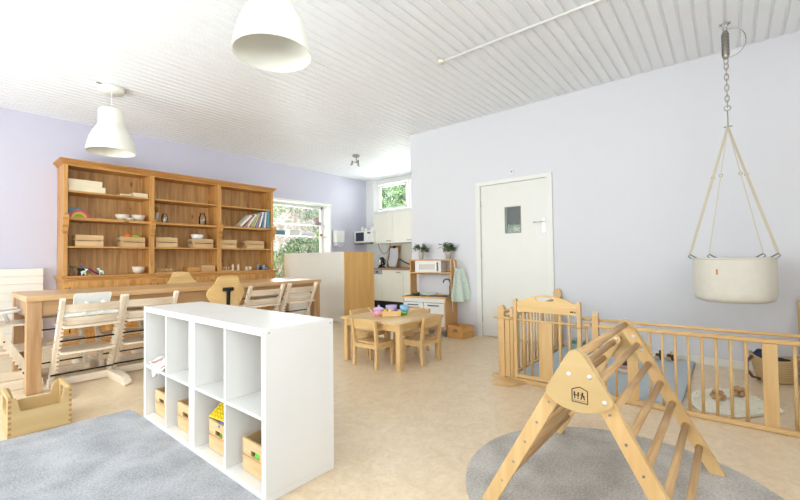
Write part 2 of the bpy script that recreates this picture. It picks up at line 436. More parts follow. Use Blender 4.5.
# ---------------------------------------------------------------- outdoors: bank and shrubs
m = MB()
def bank(u, v):
    x = -3+18*u; t = v; yy = 7.6+9*t
    return Vector((x, yy, -.6+min(1, t*1.6)*4.0+.25*math.sin(x*2.1+yy*3)+.18*math.sin(x*5.3-yy*4.1)))
m.grid(bank, 60, 30)
struct(m.build('garden_bank', foliage_mat('bank_earth', (140, 122, 110), (192, 178, 168)), recalc=False))
def shrub(loc, rx, ry, rz, n, mat, label, ls=.09):
    rnd = random.Random(int(abs(loc[0]*100+loc[1]*37)))
    root = empty('shrub', label, 'shrub', loc)
    m = MB()
    for i in range(n):
        a = rnd.uniform(0, 2*PI); c = rnd.uniform(-1, 1); r = rnd.uniform(.25, 1)**.5; q = math.sqrt(1-c*c)
        p = Vector((math.cos(a)*q*r*rx, math.sin(a)*q*r*ry, rz+c*r*rz))
        Rm = Euler((rnd.uniform(0, PI), rnd.uniform(0, PI), rnd.uniform(0, PI))).to_matrix()
        s_ = ls*rnd.uniform(.6, 1.3)
        vs = [m.bm.verts.new(p+Rm @ Vector(k)) for k in ((-s_*.5, 0, 0), (0, -s_*.25, s_*.08), (s_*.5, 0, 0), (0, s_*.25, s_*.08))]
        m.bm.faces.new(vs)
    m.build('foliage', mat, root, recalc=False)
    m = MB()
    for i in range(6):
        a = rnd.uniform(0, 2*PI); m.tube([(0, 0, -.3), (math.cos(a)*rx*.25, math.sin(a)*ry*.25, rz*.5), (math.cos(a)*rx*.5, math.sin(a)*ry*.5, rz*.95)], [.015, .010, .005], 6)
    m.build('stem', paint('bark', (110, 92, 76), .8), root)
G1 = foliage_mat('leaf_mid', (70, 104, 62), (140, 165, 110)); G2 = foliage_mat('leaf_grey', (104, 120, 98), (176, 186, 160)); G3 = foliage_mat('leaf_bright', (96, 140, 78), (170, 196, 130))
for loc, rx, ry, rz, n, mt, lb in (
    ((5.6, 8.7, .3), .8, .5, .55, 1500, G1, 'green bush on the bank low outside the side window'),
    ((6.9, 9.2, .95), .9, .45, .42, 1500, G1, 'grey-green bush in the middle of the bank outside the side window'),
    ((8.3, 10.1, 1.9), .9, .5, .5, 1300, G2, 'dark green bush right of centre on the bank outside the side window'),
    ((6.2, 10.6, 2.3), 1.1, .6, .7, 1500, G3, 'bright green bush high on the bank at the left of the side window'),
    ((8.9, 11.6, 2.6), 1.5, .7, .6, 1500, G2, 'pale bush along the top of the bank outside the side window'),
    ((4.2, 8.3, -.1), .6, .4, .5, 900, G2, 'small grey bush at the foot of the bank behind the hutch')):
    shrub(loc, rx, ry, rz, n, mt, lb)
m = MB(); m.box(7.5, 17, -3, 7.55, -.7, -.55); struct(m.build('garden_ground', G1))
shrub((11.4, 9.4, .3), 1.7, 2.0, 2.35, 7500, G3, 'tall leafy tree outside the left pane of the high kitchen window', .27)
shrub((11.6, 5.3, -.25), 1.5, 1.6, 3.0, 3600, G1, 'darker leafy tree outside the right half of the kitchen window', .25)

# ---------------------------------------------------------------- rugs
def rug_mat(nm, c0, c1):
    m, N, L, b = base_mat(nm, .95)
    tc = N.new('ShaderNodeTexCoord')
    n = N.new('ShaderNodeTexNoise'); n.inputs['Scale'].default_value = 5; n.inputs['Detail'].default_value = 6; L.new(tc.outputs['Object'], n.inputs['Vector'])
    n2 = N.new('ShaderNodeTexNoise'); n2.inputs['Scale'].default_value = 90; n2.inputs['Detail'].default_value = 3; L.new(tc.outputs['Object'], n2.inputs['Vector'])
    mx = N.new('ShaderNodeMixRGB'); mx.inputs[0].default_value = .5; L.new(n.outputs['Fac'], mx.inputs[1]); L.new(n2.outputs['Fac'], mx.inputs[2])
    r = N.new('ShaderNodeValToRGB'); r.color_ramp.elements[0].position = .38; r.color_ramp.elements[1].position = .62
    r.color_ramp.elements[0].color = lin(c0)+(1,); r.color_ramp.elements[1].color = lin(c1)+(1,)
    L.new(mx.outputs[0], r.inputs[0]); L.new(r.outputs[0], b.inputs['Base Color'])
    bp = N.new('ShaderNodeBump'); bp.inputs['Strength'].default_value = .5; bp.inputs['Distance'].default_value = .006
    L.new(n2.outputs['Fac'], bp.inputs['Height']); L.new(bp.outputs[0], b.inputs['Normal'])
    return m
RUG = rug_mat('pale_grey_felt', (150, 151, 155), (190, 191, 196)); RUG2 = rug_mat('warm_grey_felt', (164, 158, 151), (208, 202, 194))
m = MB(); m.prism(rounded([(-1.6, 3.56), (.972, 3.455), (.984, 3.2), (.984, -.9), (-1.6, -.9)], .03), .010, Matrix.Translation((0, 0, .0055)))
tag(m.build('rug', RUG), 'large rectangular grey felt rug in front of the white cube shelves', 'rug')
m = MB(); m.prism([(2.075+.70*math.cos(2*PI*k/64), .43+.70*math.sin(2*PI*k/64)) for k in range(64)], .010, Matrix.Translation((0, 0, .0055)))
tag(m.build('round_rug', RUG2), 'round grey felt rug under the wooden climbing triangle', 'rug')

# ---------------------------------------------------------------- crates
def crate(name, label, loc, rz, L, W, Hh, group=None, hole=True, mat=crate_w, cat='crate'):
    """L along local x (slatted long sides), W along y, hand hole in the ends (+-x)"""
    r = empty(name, label, cat, loc, rz, group)
    t = .010; g = .0055
    for s in (-1, 1):
        y = s*(W/2-t/2)
        for z0, z1 in ((.002, Hh/2-g), (Hh/2+g, Hh)):
            m = MB(); m.box(-L/2, L/2, y-t/2, y+t/2, z0, z1, .001); m.build('side_slat', mat('x'), r)
        x = s*(L/2-t/2-.0)
        m = MB()
        hw, h0, h1 = .035, Hh*.56, Hh*.74
        poly = [(-W/2+t, .002), (W/2-t, .002), (W/2-t, Hh), (-W/2+t, Hh)]
        holes = [rounded([(-hw, h0), (hw, h0), (hw, h1), (-hw, h1)], .01, 3)] if hole else []
        W3 = W/2-t
        m.prism([(-W3, .002), (W3, .002), (W3, Hh/2-.002), (-W3, Hh/2-.002)], t, MYZ(x)); m.build('end_board', mat('y'), r)
        m = MB(); h0, h1 = Hh*.54, Hh*.72; hw = .042
        holes = [rounded([(-hw, h0), (hw, h0), (hw, h1), (-hw, h1)], .008, 3)] if hole else []
        m.prism([(-W3, Hh/2+.002), (W3, Hh/2+.002), (W3, Hh), (-W3, Hh)], t, MYZ(x), holes); m.build('end_board', mat('y'), r)
    m = MB(); m.box(-L/2+t, L/2-t, -W/2+t, W/2-t, .003, .011); m.build('base_board', mat('x'), r)
    m = MB()
    for sx in (-1, 1):
        for sy in (-1, 1): m.box(sx*(L/2-t-.009)-.008, sx*(L/2-t-.009)+.008, sy*(W/2-t-.009)-.008, sy*(W/2-t-.009)+.008, .011, Hh-.012)
    split_build(m, 'corner_block', mat('z'), r)
    return r

# ---------------------------------------------------------------- white cube shelves
def cube_unit(label, y0, y1):
    r = empty('cube_shelf', label, 'shelf unit', (1.187, (y0+y1)/2, 0), 0)
    w = y1-y0; t = .036; D = .20; Hh = .788
    for s in (-1, 1):
        m = MB(); m.box(-D, D, s*(w/2-t/2)-t/2, s*(w/2-t/2)+t/2, t, Hh-t, .0012); m.build('side_panel', WHITE, r)
    m = MB(); m.box(-D, D, -w/2, w/2, Hh-t, Hh, .0015); m.build('top_panel', WHITE, r)
    m = MB(); m.box(-D, D, -w/2, w/2, 0.001, t, .0015); m.build('bottom_panel', WHITE, r)
    m = MB(); m.box(-D+.003, D-.003, -.008, .008, t, Hh-t, .0008); m.build('divider', WHITE, r)
    for s in (-1, 1):
        m = MB(); a, b = sorted((s*.008, s*(w/2-t))); m.box(-D+.003, D-.003, a, b, .365, .381, .0008); m.build('shelf', WHITE, r)
    m = MB()
    for s in (-1, 1): m.tube([(-D-.0015, s*(w/2-.012), Hh-.019), (-D+.002, s*(w/2-.012), Hh-.019)], .004)
    for sx in (-1, 1): m.tube([(sx*(D-.02), -w/2-.0012, Hh-.019), (sx*(D-.02), -w/2+.002, Hh-.019)], .004)
    split_build(m, 'screw', STEEL, r)
    return r
cube_unit('white two-by-two cube shelf nearest the camera, holding the crates with bright toys', 1.633, 2.418)
cube_unit('white two-by-two cube shelf at the table end, with a cloth in its upper left cell', 2.4205, 3.21)
def ucrate(y, label): return crate('toy_crate', label, (1.0+.175+.03, y, .0385), 0, .33, .245, .165, 'pale pine crates in the bottom cells of the cube shelves')
ucrate(3.03, 'pine crate with white paper, in the bottom cell farthest from the camera')
ucrate(2.64, 'empty-looking pine crate, second bottom cell from the table end')
ucrate(2.195, 'pine crate with a yellow building plate sticking out, third bottom cell')
ucrate(1.815, 'pine crate with bright green bricks, bottom cell nearest the camera')
# contents
def crumple(name, mat, label, cat, c, sx, sy, sz, seed=1, n=14, amp=.25):
    rnd = random.Random(seed); ph = [rnd.uniform(0, 6) for _ in range(8)]
    m = MB()
    def fn(u, v):
        a = 2*PI*u; e = PI*v; q = math.sin(e)
        k = 1+amp*(math.sin(5*a+ph[0]+3*v)+.7*math.sin(9*a+ph[1]+5*v)+.6*math.sin(7*v*3+ph[2]+a))/2
        return Vector((c[0]+sx*q*math.cos(a)*k, c[1]+sy*q*math.sin(a)*k, c[2]+max(-sz*.98, -sz*math.cos(e)*(k if math.cos(e) < 0 else 1))))
    m.grid(fn, n*2, n)
    return tag(m.build(name, mat), label, cat)
crumple('paper', paint('white_paper', (240, 241, 246), .7), 'crumpled white paper in the farthest bottom crate of the cube shelves', 'paper', (1.13, 3.0, .165), .05, .075, .055, 3)
YEL = paint('yellow_plastic', (240, 208, 36), .35); BLU = paint('blue_plastic', (24, 76, 170), .35); GRN = paint('green_plastic', (96, 205, 70), .35); REDP = paint('maroon_plastic', (140, 40, 60), .4)
m = MB(); Mt = Matrix.Translation((1.075, 2.205, .252)) @ Euler((.25, -.5, .3)).to_matrix().to_4x4()
m.box(-.05, .05, -.06, .06, -.004, .004, .001, Mt)
for i in range(5):
    for j in range(6): m.lathe([(.006, .004), (.006, .009), (0, .009)], (-.04+.02*i, -.05+.02*j, 0), 8, M=Mt)
tag(m.build('building_plate', YEL), 'yellow studded building plate sticking out of a crate', 'toy brick')
def brick(c, e, s, mat, label):
    m = MB(); Mt = Matrix.Translation(c) @ Euler(e).to_matrix().to_4x4(); m.box(-s[0], s[0], -s[1], s[1], -s[2], s[2], .002, Mt)
    for i in (-1, 1):
        for j in (-1, 1): m.lathe([(s[1]*.3, 0), (s[1]*.3, .006), (0, .006)], (i*s[0]*.5, j*s[1]*.5, s[2]), 8, M=Mt)
    tag(m.build('toy_brick', mat), label, 'toy brick')
brick((1.09, 2.19, .185), (.2, .3, .6), (.045, .03, .02), BLU, 'blue toy brick under the yellow building plate')
brick((1.15, 2.13, .19), (.5, .1, 1.0), (.03, .022, .02), REDP, 'maroon toy brick beside the yellow building plate')
brick((1.085, 2.215, .12), (.1, .2, 1.3), (.026, .026, .02), GRN, 'green toy brick showing through the hand hole of the third crate')
brick((1.10, 1.80, .175), (.2, .1, .4), (.03, .024, .03), GRN, 'bright green toy brick on top in the nearest crate')
brick((1.08, 1.815, .125), (.1, .2, .2), (.03, .026, .02), GRN, 'bright green toy brick behind the hand hole of the nearest crate')
brick((1.14, 1.86, .16), (.3, .2, 1.1), (.03, .024, .02), paint('teal_plastic', (40, 110, 125), .4), 'teal toy brick in the nearest crate')
tag(MB().box(1.02, 1.055, 2.06, 2.09, .382, .417, .003).build('toy_block', paint('mint_block', (150, 200, 200), .5)), 'small mint block on the middle shelf of the nearer cube unit', 'toy block')
tag(MB().box(1.02, 1.05, 2.475, 2.495, .382, .412, .003).build('toy_block', paint('peach_block', (232, 196, 150), .5)), 'tiny peach wooden block on the middle shelf of the farther cube unit', 'toy block')
cl = empty('doll_cloth', 'pink and white striped cloth hanging over the shelf edge, upper far cell', 'cloth', (1.03, 3.0, .382))
PINK = paint('dusty_pink_cloth', (196, 150, 138), .8)
m = MB()
def cf(u, v):
    y = -.13+.24*u; x = .16-.20*v; z = .03+.018*math.sin(u*11+v*4)+.012*math.sin(v*9+u*3)
    if v > .78: z -= (v-.78)*.28*(1 if .2 < u < .75 else 0.2); x = .16-.20*v
    return Vector((x, y, max(z, .004) if x > -.037 else z))
m.grid(cf, 26, 22)
o = m.build('folded_cloth', paint('white_cloth', (238, 232, 226), .85), cl, recalc=False)
md = o.modifiers.new('s', 'SOLIDIFY'); md.thickness = .006; md.offset = 1
m = MB()
for u in (.15, .45, .85): m.tube([cf(u, v/10)+Vector((0, 0, .010)) for v in range(11)], .006, 6)
split_build(m, 'stripe', PINK, cl)

# ---------------------------------------------------------------- birch carrying box on the floor
r = empty('storage_box', 'birch plywood box with raised handle ends and finger joints, on the floor by the rug', 'box', (.485, 3.672, 0))
L2, W2, t = .157, .170, .016
m = MB(); m.box(-L2+t, L2-t, -W2+t, W2-t, .012, .022); m.build('base_board', ply('y'), r)
for s in (-1, 1):   # long sides facing +-y : trapezoid cut-out
    m = MB(); m.prism([(-L2, .004), (L2, .004), (L2, .255), (L2-.038, .245), (L2-.062, .155), (-L2+.062, .155), (-L2+.038, .245), (-L2, .255)], t, MXZ(s*(W2-t/2)))
    m.build('side_panel', ply('x'), r)
for s in (-1, 1):   # handle ends facing +-x
    m = MB(); w_ = W2-t
    m.prism([(-w_, .004), (w_, .004), (w_, .257), (-w_, .257)], t, MYZ(s*(L2-t/2)), [rounded([(-w_*.62, .13), (w_*.62, .13), (w_*.62, .225), (-w_*.62, .225)], .02)])
    m.build('handle_end', ply('y'), r)
m = MB()
for sx in (-1, 1):
    for k in range(7):
        z = .02+.034*k; m.box(sx*(L2-t/2)-t/2, sx*(L2-t/2)+t/2, -W2-.0012, -W2+.001, z, z+.016)
split_build(m, 'finger_joint', paint('birch_end_grain', (172, 128, 78), .5), r)

# ---------------------------------------------------------------- dining table
r = empty('dining_table', 'long oak dining table with thick square legs, high chairs along both sides', 'table', (2.065, 4.95, 0))
m = MB(); m.box(-1.545, 1.545, -.46, .47, .782, .83, .004); m.build('tabletop', tabw('x'), r)
m = MB()
m.box(-1.437, 1.437, -.42, -.395, .66, .782); m.box(-1.437, 1.437, .395, .42, .66, .782); m.box(-1.525, -1.50, -.33, .33, .66, .782); m.box(1.50, 1.525, -.33, .33, .66, .782)
split_build(m, 'apron', legoak('x'), r)
for sx in (-1, 1):
    for sy in (-1, 1):
        m = MB(); cx, cy = sx*1.487, sy*.382
        m.box(cx-.049, cx+.049, cy-.049, cy+.049, 0.002, .782, .003); m.build('leg', legoak('z'), r)
tag(MB().box(2.47, 2.60, 4.92, 4.98, .831, .851, .006).build('wipes_pack', WPLAST), 'small white pack on the table behind the black-bracket chair', 'box')
tag(MB().box(3.32, 3.50, 5.0, 5.06, .831, .846, .006).build('tray', WPLAST), 'flat white tray at the partition end of the dining table', 'tray')

# ---------------------------------------------------------------- high chairs (adjustable, slanted posts)
def highchair(label, loc, rz, group, mat=white_oak, rods=True):
    r = empty('high_chair', label, 'high chair', loc, rz, group)
    Y = lambda z: .20-.5*z
    for s in (-1, 1):
        m = MB(); x = s*.214
        prof = [(Y(0)-.035, .045), (Y(0)+.028, .045), (Y(.80)+.022, .80), (Y(.80)+.01, .812), (Y(.80)-.016, .812), (Y(.80)-.028, .795)]
        m.prism(prof, .030, MYZ(x))
        for k in range(13):   # notches on the inner face
            z = .14+.038*k; m.box(x-s*.019-.009, x-s*.019+.009, Y(z)-.034, Y(z)+.022, z, z+.018)
        m.build('post', mat('z'), r)
        m = MB(); m.prism(rounded([(.245, 0.002), (-.30, 0.002), (-.30, .035), (-.20, .07), (.235, .075)], .012, 2), .034, MYZ(x+s*.002)); m.build('runner', mat('y'), r)
    def slat(z0, z1, name, sag=.035, thick=.013, depth=None):
        m = MB(); n = 12
        def at(i, side, z):
            u = -1+2*i/n; x = u*.198; y = Y((z0+z1)/2)-sag*(1-u*u)+side*thick/2; return (x, y-.5*(z-(z0+z1)/2), z)
        for side in (-1, 1): pass
        vs = [[m.bm.verts.new(at(i, s_, z)) for s_, z in ((-1, z0), (1, z0), (1, z1), (-1, z1))] for i in range(n+1)]
        for i in range(n):
            for k in range(4): m.bm.faces.new((vs[i][k], vs[i][(k+1) % 4], vs[i+1][(k+1) % 4], vs[i+1][k]))
        m.bm.faces.new(vs[0]); m.bm.faces.new(vs[-1][::-1])
        m.build(name, mat('x'), r)
    slat(.685, .755, 'backrest'); slat(.575, .640, 'backrest')
    def plate(z, y0, y1, name):
        m = MB(); n = 8
        poly = [(-.197, y1), (.197, y1)]+[(.197-.394*k/n, y0-.018*math.sin(PI*k/n)) for k in range(n+1)]
        m.prism(poly, .016, Matrix.Translation((0, 0, z))); m.build(name, mat('x'), r)
    plate(.562, -.19, .17, 'seat'); plate(.33, -.08, .28, 'footrest')
    m = MB(); m.box(-.20, .20, .155, .175, .01, .075, .002); m.build('crossbar', mat('x'), r)
    if rods:
        for y, z in ((Y(.43), .43), (Y(.12)-.02, .12)):
            m = MB(); m.tube([(-.231, y, z), (.231, y, z)], .0075, 8); m.build('metal_rod', BLACK, r)
    m = MB()
    for s in (-1, 1):
        for z in (.60, .71): m.tube([(s*.232, Y(z), z), (s*.226, Y(z), z)], .007, 8)
        m.tube([(s*.190, Y(.69)+.02, .665), (s*.182, Y(.69)+.02, .665)], .009, 8)
    split_build(m, 'bolt', BLACK, r)
    return r
def babyset(label, loc, rz):
    r = empty('baby_seat', label, 'baby seat', loc, rz)
    Y = lambda z: .20-.5*z
    m = MB(); m.prism(rounded([(-.128, .66), (.128, .66), (.135, .843), (-.135, .843)], .022, 4), .012, MXZ(0))
    for v in m.bm.verts: v.co.y += Y(v.co.z)+.045-.9*(.135**2-v.co.x**2)
    m.build('seat_back', WPLAST, r)
    m = MB(); m.box(-.195, .195, Y(.66)-.026, Y(.66)-.004, .645, .680, .006); m.build('rear_band', WPLAST, r)
    m = MB(); pts = [(-.165, Y(.66)+.03, .655)]+[(-.175*math.cos(PI*k/10)*1.0, Y(.66)+.04+.23*math.sin(PI*k/10)**.6, .665+.03*math.sin(PI*k/10)) for k in range(11)]+[(.165, Y(.66)+.03, .655)]
    m.tube(pts, .013, 8, closed=True); m.build('rail', WPLAST, r)
    m = MB()
    for s in (-1, 1):
        for z in (.765, .672): m.tube([(s*.06, Y(z)-.050, z), (s*.06, Y(z)-.02, z)], .012, 10)
    m.tube([(0, .0, .66), (0, .03, .575)], .014, 8)
    split_build(m, 'bracket', WPLAST, r)
    return r
near = 'whitewashed high chairs along the near side of the dining table'
far = 'whitewashed high chairs along the far side of the dining table'
hc = highchair('whitewashed high chair with the white baby seat fitted, near side of the table', (.925, 4.46, 0), .03, near)
bs = babyset('white plastic baby seat fitted in the first near-side high chair', (.925, 4.46, 0.001), .03)
index_kids(None)
copy_tree(hc, 'high chair half hidden behind the far end of the white cube shelves', (1.395, 4.50, 0), 0.0)
copy_tree(hc, 'high chair just right of the black-bracket chair, near side of the table', (2.635, 4.50, 0), -.02)
c4 = copy_tree(hc, 'high chair at the partition end of the near side of the table', (3.15, 4.50, 0), .03)
for x, rz, lb in ((.84, PI+.03, 'high chair across the table behind the baby seat chair'), (1.40, PI, 'second high chair on the far side, seen through the slats beside the cube shelves'), (2.75, PI, 'far-side high chair opposite the one right of the black-bracket chair'), (3.27, PI, 'far-side high chair at the partition end of the table')):
    c = copy_tree(hc, lb, (x, 5.34, 0), rz); c['group'] = far
e1 = copy_tree(hc, 'high chair at the left table end, cut by the picture edge', (.44, 5.05, 0), -PI/2); del e1['group']
b2 = babyset('white baby seat with side loop in the high chair at the left table end', (.44, 5.05, .001), -PI/2)
m = MB(); m.tube([(-.10, .10, .655), (-.13, .17, .60), (-.12, .20, .545), (-.10, .13, .53), (-.09, .06, .56)], .011, 8); m.tube([(.13, .17, .66), (.12, .22, .60), (.11, .20, .545), (.10, .10, .55)], .011, 8); split_build(m, 'side_loop', WPLAST, b2)
m = MB(); m.box(-.223, -.16, -.10, -.03, .60, .615, .002); m.build('grey_strap', paint('grey_webbing', (140, 138, 134), .8), b2)

# plywood shell chairs
def shell_chair(label, loc, rz, leg=beech):
    r = empty('shell_chair', label, 'chair', loc, rz, 'plywood shell chairs at the dining table')
    half = [(-.125, .585), (-.165, .66), (-.212, .745), (-.205, .79), (-.135, .865), (-.112, .935), (-.06, .948)]
    sh = rounded(half+[(-a_, z_) for a_, z_ in half[::-1]], .035, 4)
    m = MB(); m.prism(sh, .014, MXZ(-.20))
    for v in m.bm.verts: v.co.y += .9*v.co.x**2+.12*(.76-v.co.z)
    m.build('back_shell', birch('x'), r)
    m = MB(); m.prism(rounded([(-.20, -.16), (.20, -.16), (.19, .20), (-.19, .20)], .06), .018, Matrix.Translation((0, 0, .50))); m.build('seat', birch('y'), r)
    m = MB(); m.tube([(-.055, -.212, .80), (.055, -.212, .80)], .020, 10); m.bar((0, -.222, .81), (0, -.21, .58), .04, .016, (0, 1, 0), .004); m.bar((0, -.21, .58), (0, -.10, .49), .04, .016, (0, 1, 0), .004)
    m.build('back_bracket', BLACK, r)
    for sx in (-1, 1):
        for sy in (-1, 1):
            m = MB(); m.tube([(sx*.225, sy*.23, 0.003), (sx*.165, sy*.15, .49)], [.016, .022], 10); m.build('leg', leg('z'), r)
    m = MB(); m.box(-.17, .17, .05, .26, .24, .256, .003); m.build('footrest', birch('x'), r)
    return r
sc = shell_chair('plywood shell chair with black back bracket on the near side of the table', (2.09, 4.40, 0), 0)
index_kids(None)
copy_tree(sc, 'plywood shell chair facing us across the table in front of the hutch', (2.25, 5.62, .02), PI+.05)

# ---------------------------------------------------------------- hutch (old pine dresser)
HU = empty('hutch', 'large old pine hutch with open shelves above panelled doors, against the lilac wall', 'hutch', (0, 0, 0))
hx0, hx1, hyf, hyb = 1.135, 4.235, 6.71, 7.125
m = MB(); m.box(1.13, 4.24, 6.645, hyb, .05, .90, .003); m.build('base_cabinet', pine('x'), HU)
m = MB(); m.box(1.10, 4.275, 6.615, hyb, .905, .935, .008, seg=2); m.box(1.115, 4.26, 6.625, hyb, .885, .906, .004); m.build('ledge', pine('x'), HU)
m = MB(); m.box(1.12, 4.25, 6.635, hyb, .002, .08, .005); m.build('plinth', pine('x'), HU)
bays = [(1.175, 2.14), (2.20, 3.17), (3.23, 4.195)]
for (a, b) in bays:
    mid = (a+b)/2
    for k, (x0, x1) in enumerate(((a+.01, mid-.004), (mid+.004, b-.01))):
        m = MB(); fw = .07; z0, z1 = .11, .86; y0, y1 = 6.622, 6.645
        m.box(x0, x0+fw, y0, y1, z0, z1, .002); m.box(x1-fw, x1, y0, y1, z0, z1, .002); m.box(x0+fw, x1-fw, y0+.001, y1, z0, z0+fw); m.box(x0+fw, x1-fw, y0+.001, y1, z1-fw, z1)
        m.box(x0+fw, x1-fw, y0+.014, y1, z0+fw, z1-fw); m.box(x0+fw+.03, x1-fw-.03, y0+.008, y1, z0+fw+.03, z1-fw-.03, .006)
        d = m.build('cabinet_door', pine('z'), HU)
        kx = x1-.03 if k == 0 else x0+.03
        m = MB(); m.lathe([(.012, 0), (.008, .01), (.015, .02), (0, .027)], n=12, M=Matrix.Translation((kx, y0, .50)) @ Matrix.Rotation(PI/2, 4, 'X')); m.build('knob', pine('z'), d)
        hx = x0+.004 if k == 0 else x1-.004
        m = MB()
        for z in (.22, .76): m.box(hx-.006, hx+.006, y0-.003, y0+.004, z-.03, z+.03)
        split_build(m, 'hinge', BLACK, d)
# upper case
for x0, x1, nm in ((hx0, 1.165, 'side_panel'), (4.205, hx1, 'side_panel'), (2.155, 2.185, 'partition'), (3.185, 3.215, 'partition')):
    m = MB(); m.box(x0, x1, hyf+.02, hyb-.02, .935, 2.425); m.build(nm, pine('z'), HU)
for x0, x1 in ((hx0-.005, 1.178), (2.137, 2.203), (3.167, 3.233), (4.193, hx1+.005)):
    m = MB(); m.box(x0, x1, hyf, hyf+.025, .935, 2.42, .003); m.build('stile', pine('z'), HU)
m = MB(); m.box(hx0, hx1, hyb-.02, hyb, .935, 2.425)
k = hx0
while k < hx1: m.box(k, k+.006, hyb-.024, hyb-.019, .935, 2.425); k += .155
m.build('back_panel', pineback('z'), HU)
for (a, b) in bays:
    for z, t in ((2.054, .024), (1.682, .036), (1.308, .024)):
        m = MB(); yf = hyf+.012 if t < .03 else hyf-.015
        m.box(a-.01, b+.01, yf+.0, hyb-.02, z, z+t, .003); m.build('shelf', pine('x'), HU)
m = MB(); m.box(hx0, hx1, hyf+.001, hyf+.03, 2.405, 2.44, .002); m.build('lintel', pine('x'), HU)
m = MB(); cs = [(0, 2.43), (-.012, 2.44), (-.02, 2.47), (-.05, 2.495), (-.055, 2.52), (.40, 2.52), (.40, 2.43)]
# mitred cornice: stack of growing slabs
for o_, z0, z1 in ((.012, 2.425, 2.438), (.022, 2.438, 2.450), (.032, 2.450, 2.462), (.042, 2.462, 2.474), (.052, 2.474, 2.492)):
    m.box(hx0-o_, hx1+o_, hyf-o_, hyb, z0, z1, .004)
m.build('cornice', pine('x'), HU)
for x in (hx0+.012, 2.17, 3.20, hx1-.012):   # carved scroll corbels under the deep shelf
    m = MB()
    prof = [(0, 1.505), (-.016, 1.508), (-.026, 1.53), (-.014, 1.555), (-.018, 1.58), (-.036, 1.605), (-.046, 1.64), (-.05, 1.68), (-.058, 1.715), (-.045, 1.745), (-.02, 1.758), (0, 1.76)]
    m.prism([(hyf+a*1.5, z) for a, z in prof], .062, MYZ(x)); m.build('corbel', pine('x'), HU)
index_kids(None)

# things on the hutch
Z1, Z2, Z3, Z4 = 2.0785, 1.7185, 1.3325, .9355
pl = paint('pale_board', (240, 226, 194), .5, var=.04)
g_ = 'pale wooden trays on the top shelf'
def simple(name, label, cat, mat, boxes, group=None, bev=.003):
    m = MB()
    for b in boxes: m.box(*b, bev)
    return tag(m.build(name, mat), label, cat, group)
simple('wooden_box', 'pale wooden box, lower of two stacked at the top left of the hutch', 'box', pl, [(1.19, 1.60, 6.76, 7.02, Z1, Z1+.082)])
simple('wooden_box', 'pale wooden box, upper of two stacked at the top left of the hutch', 'box', pl, [(1.185, 1.565, 6.77, 7.03, Z1+.083, Z1+.165)])
simple('wooden_board', 'thin pale board on the top left shelf, left of a thicker box', 'board', pl, [(1.78, 1.93, 6.80, 7.0, Z1, Z1+.035)])
simple('wooden_box', 'flat pale wooden box at the right of the top left shelf', 'box', pl, [(1.94, 2.13, 6.76, 7.0, Z1, Z1+.062)])
# stacking rainbow with cloud shapes
rb = empty('rainbow_toy', 'wooden rainbow stacker with blue clouds on the second left shelf', 'toy', (1.30, 6.86, Z2))
def arch(r0, r1, t, mat, name, x=0, y=0):
    m = MB(); n = 14
    poly = [(r1*math.cos(PI*k/n), r1*math.sin(PI*k/n)) for k in range(n+1)]+([(r0*math.cos(PI*k/n), r0*math.sin(PI*k/n)) for k in range(n, -1, -1)] if r0 > 0 else [])
    m.prism(poly, t, Matrix.Translation((x, y, 0.001)) @ MXZ(0)); m.build(name, mat, rb)
for k, (cc, nm) in enumerate((((214, 84, 120), 'pink_arch'), ((232, 200, 60), 'yellow_arch'), ((130, 186, 70), 'green_arch'), ((236, 130, 50), 'orange_arch'))):
    arch((.115-.028*(k+1)) if k < 3 else 0, .115-.028*k, .045, paint(nm, cc, .5), nm, .02, 0)
m = MB()
for dx, dz, rr in ((-.05, .04, .045), (.01, .05, .05), (-.04, .10, .05), (.03, .11, .05)): m.ball((dx-.01, .075, dz+.005), rr, (1, .3, 1), 12)
m.build('cloud', paint('cloud_blue', (120, 160, 176), .6), rb)
BOWL = paint('stoneware_white', (226, 216, 198), .4, var=.02)
def bowl(label, c, r, h, group=None, mat=BOWL):
    m = MB(); m.lathe([(0, .002), (r*.5, .002), (r*.8, h*.35), (r, h), (r-.006, h), (r*.75, h*.4), (r*.45, .010), (0, .010)], c, 24)
    return tag(m.build('bowl', mat), label, 'bowl', group)
gb = 'white bowls on the second left shelf'
bowl('wide white bowl, left of the three bowls on the hutch', (1.83, 6.87, Z2), .093, .092, gb)
bowl('small white dish in front between two larger bowls', (1.895, 6.752, Z2), .048, .038, gb)
bowl('wide white bowl, right of the three bowls on the hutch', (2.03, 6.85, Z2), .096, .096, gb)
bowl('deep cream bowl standing on the hutch ledge at the left bay', (2.03, 6.84, Z4), .088, .105)
gc = 'slatted pine crates on the third shelf of the hutch'
crate('toy_crate', 'plain slatted pine crate, first from the left on the hutch', (1.42, 6.86, Z3), 0, .31, .22, .155, gc)
crate('toy_crate', 'pine crate with orange and green play food, left bay of the hutch', (1.94, 6.88, Z3), .12, .30, .22, .145, gc)
crate('toy_crate', 'pine crate with a white cup on top, left in the middle bay', (2.39, 6.86, Z3), 0, .31, .22, .155, gc)
crate('toy_crate', 'pine crate carrying the white tub, right in the middle bay', (2.955, 6.88, Z3), .10, .33, .22, .15, gc)
crate('toy_crate', 'pine crate at the left of the right bay of the hutch', (3.385, 6.86, Z3), 0, .28, .22, .145, gc)
crate('toy_crate', 'pine crate at the right end of the hutch, below the books', (3.90, 6.88, Z3), .08, .36, .22, .145, gc)
def fruit(c, r, sc, mat, label):
    m = MB(); m.ball(c, r, sc); tag(m.build('play_food', mat), label, 'toy food')
fruit((1.90, 6.87, Z3+.165), .052, (1.1, 1, .8), paint('orange_toy', (232, 120, 36), .5), 'orange play fruit on top of the second crate')
fruit((2.00, 6.86, Z3+.155), .045, (1.6, .9, .7), paint('lime_toy', (176, 190, 50), .5), 'yellow-green play fruit on top of the second crate')
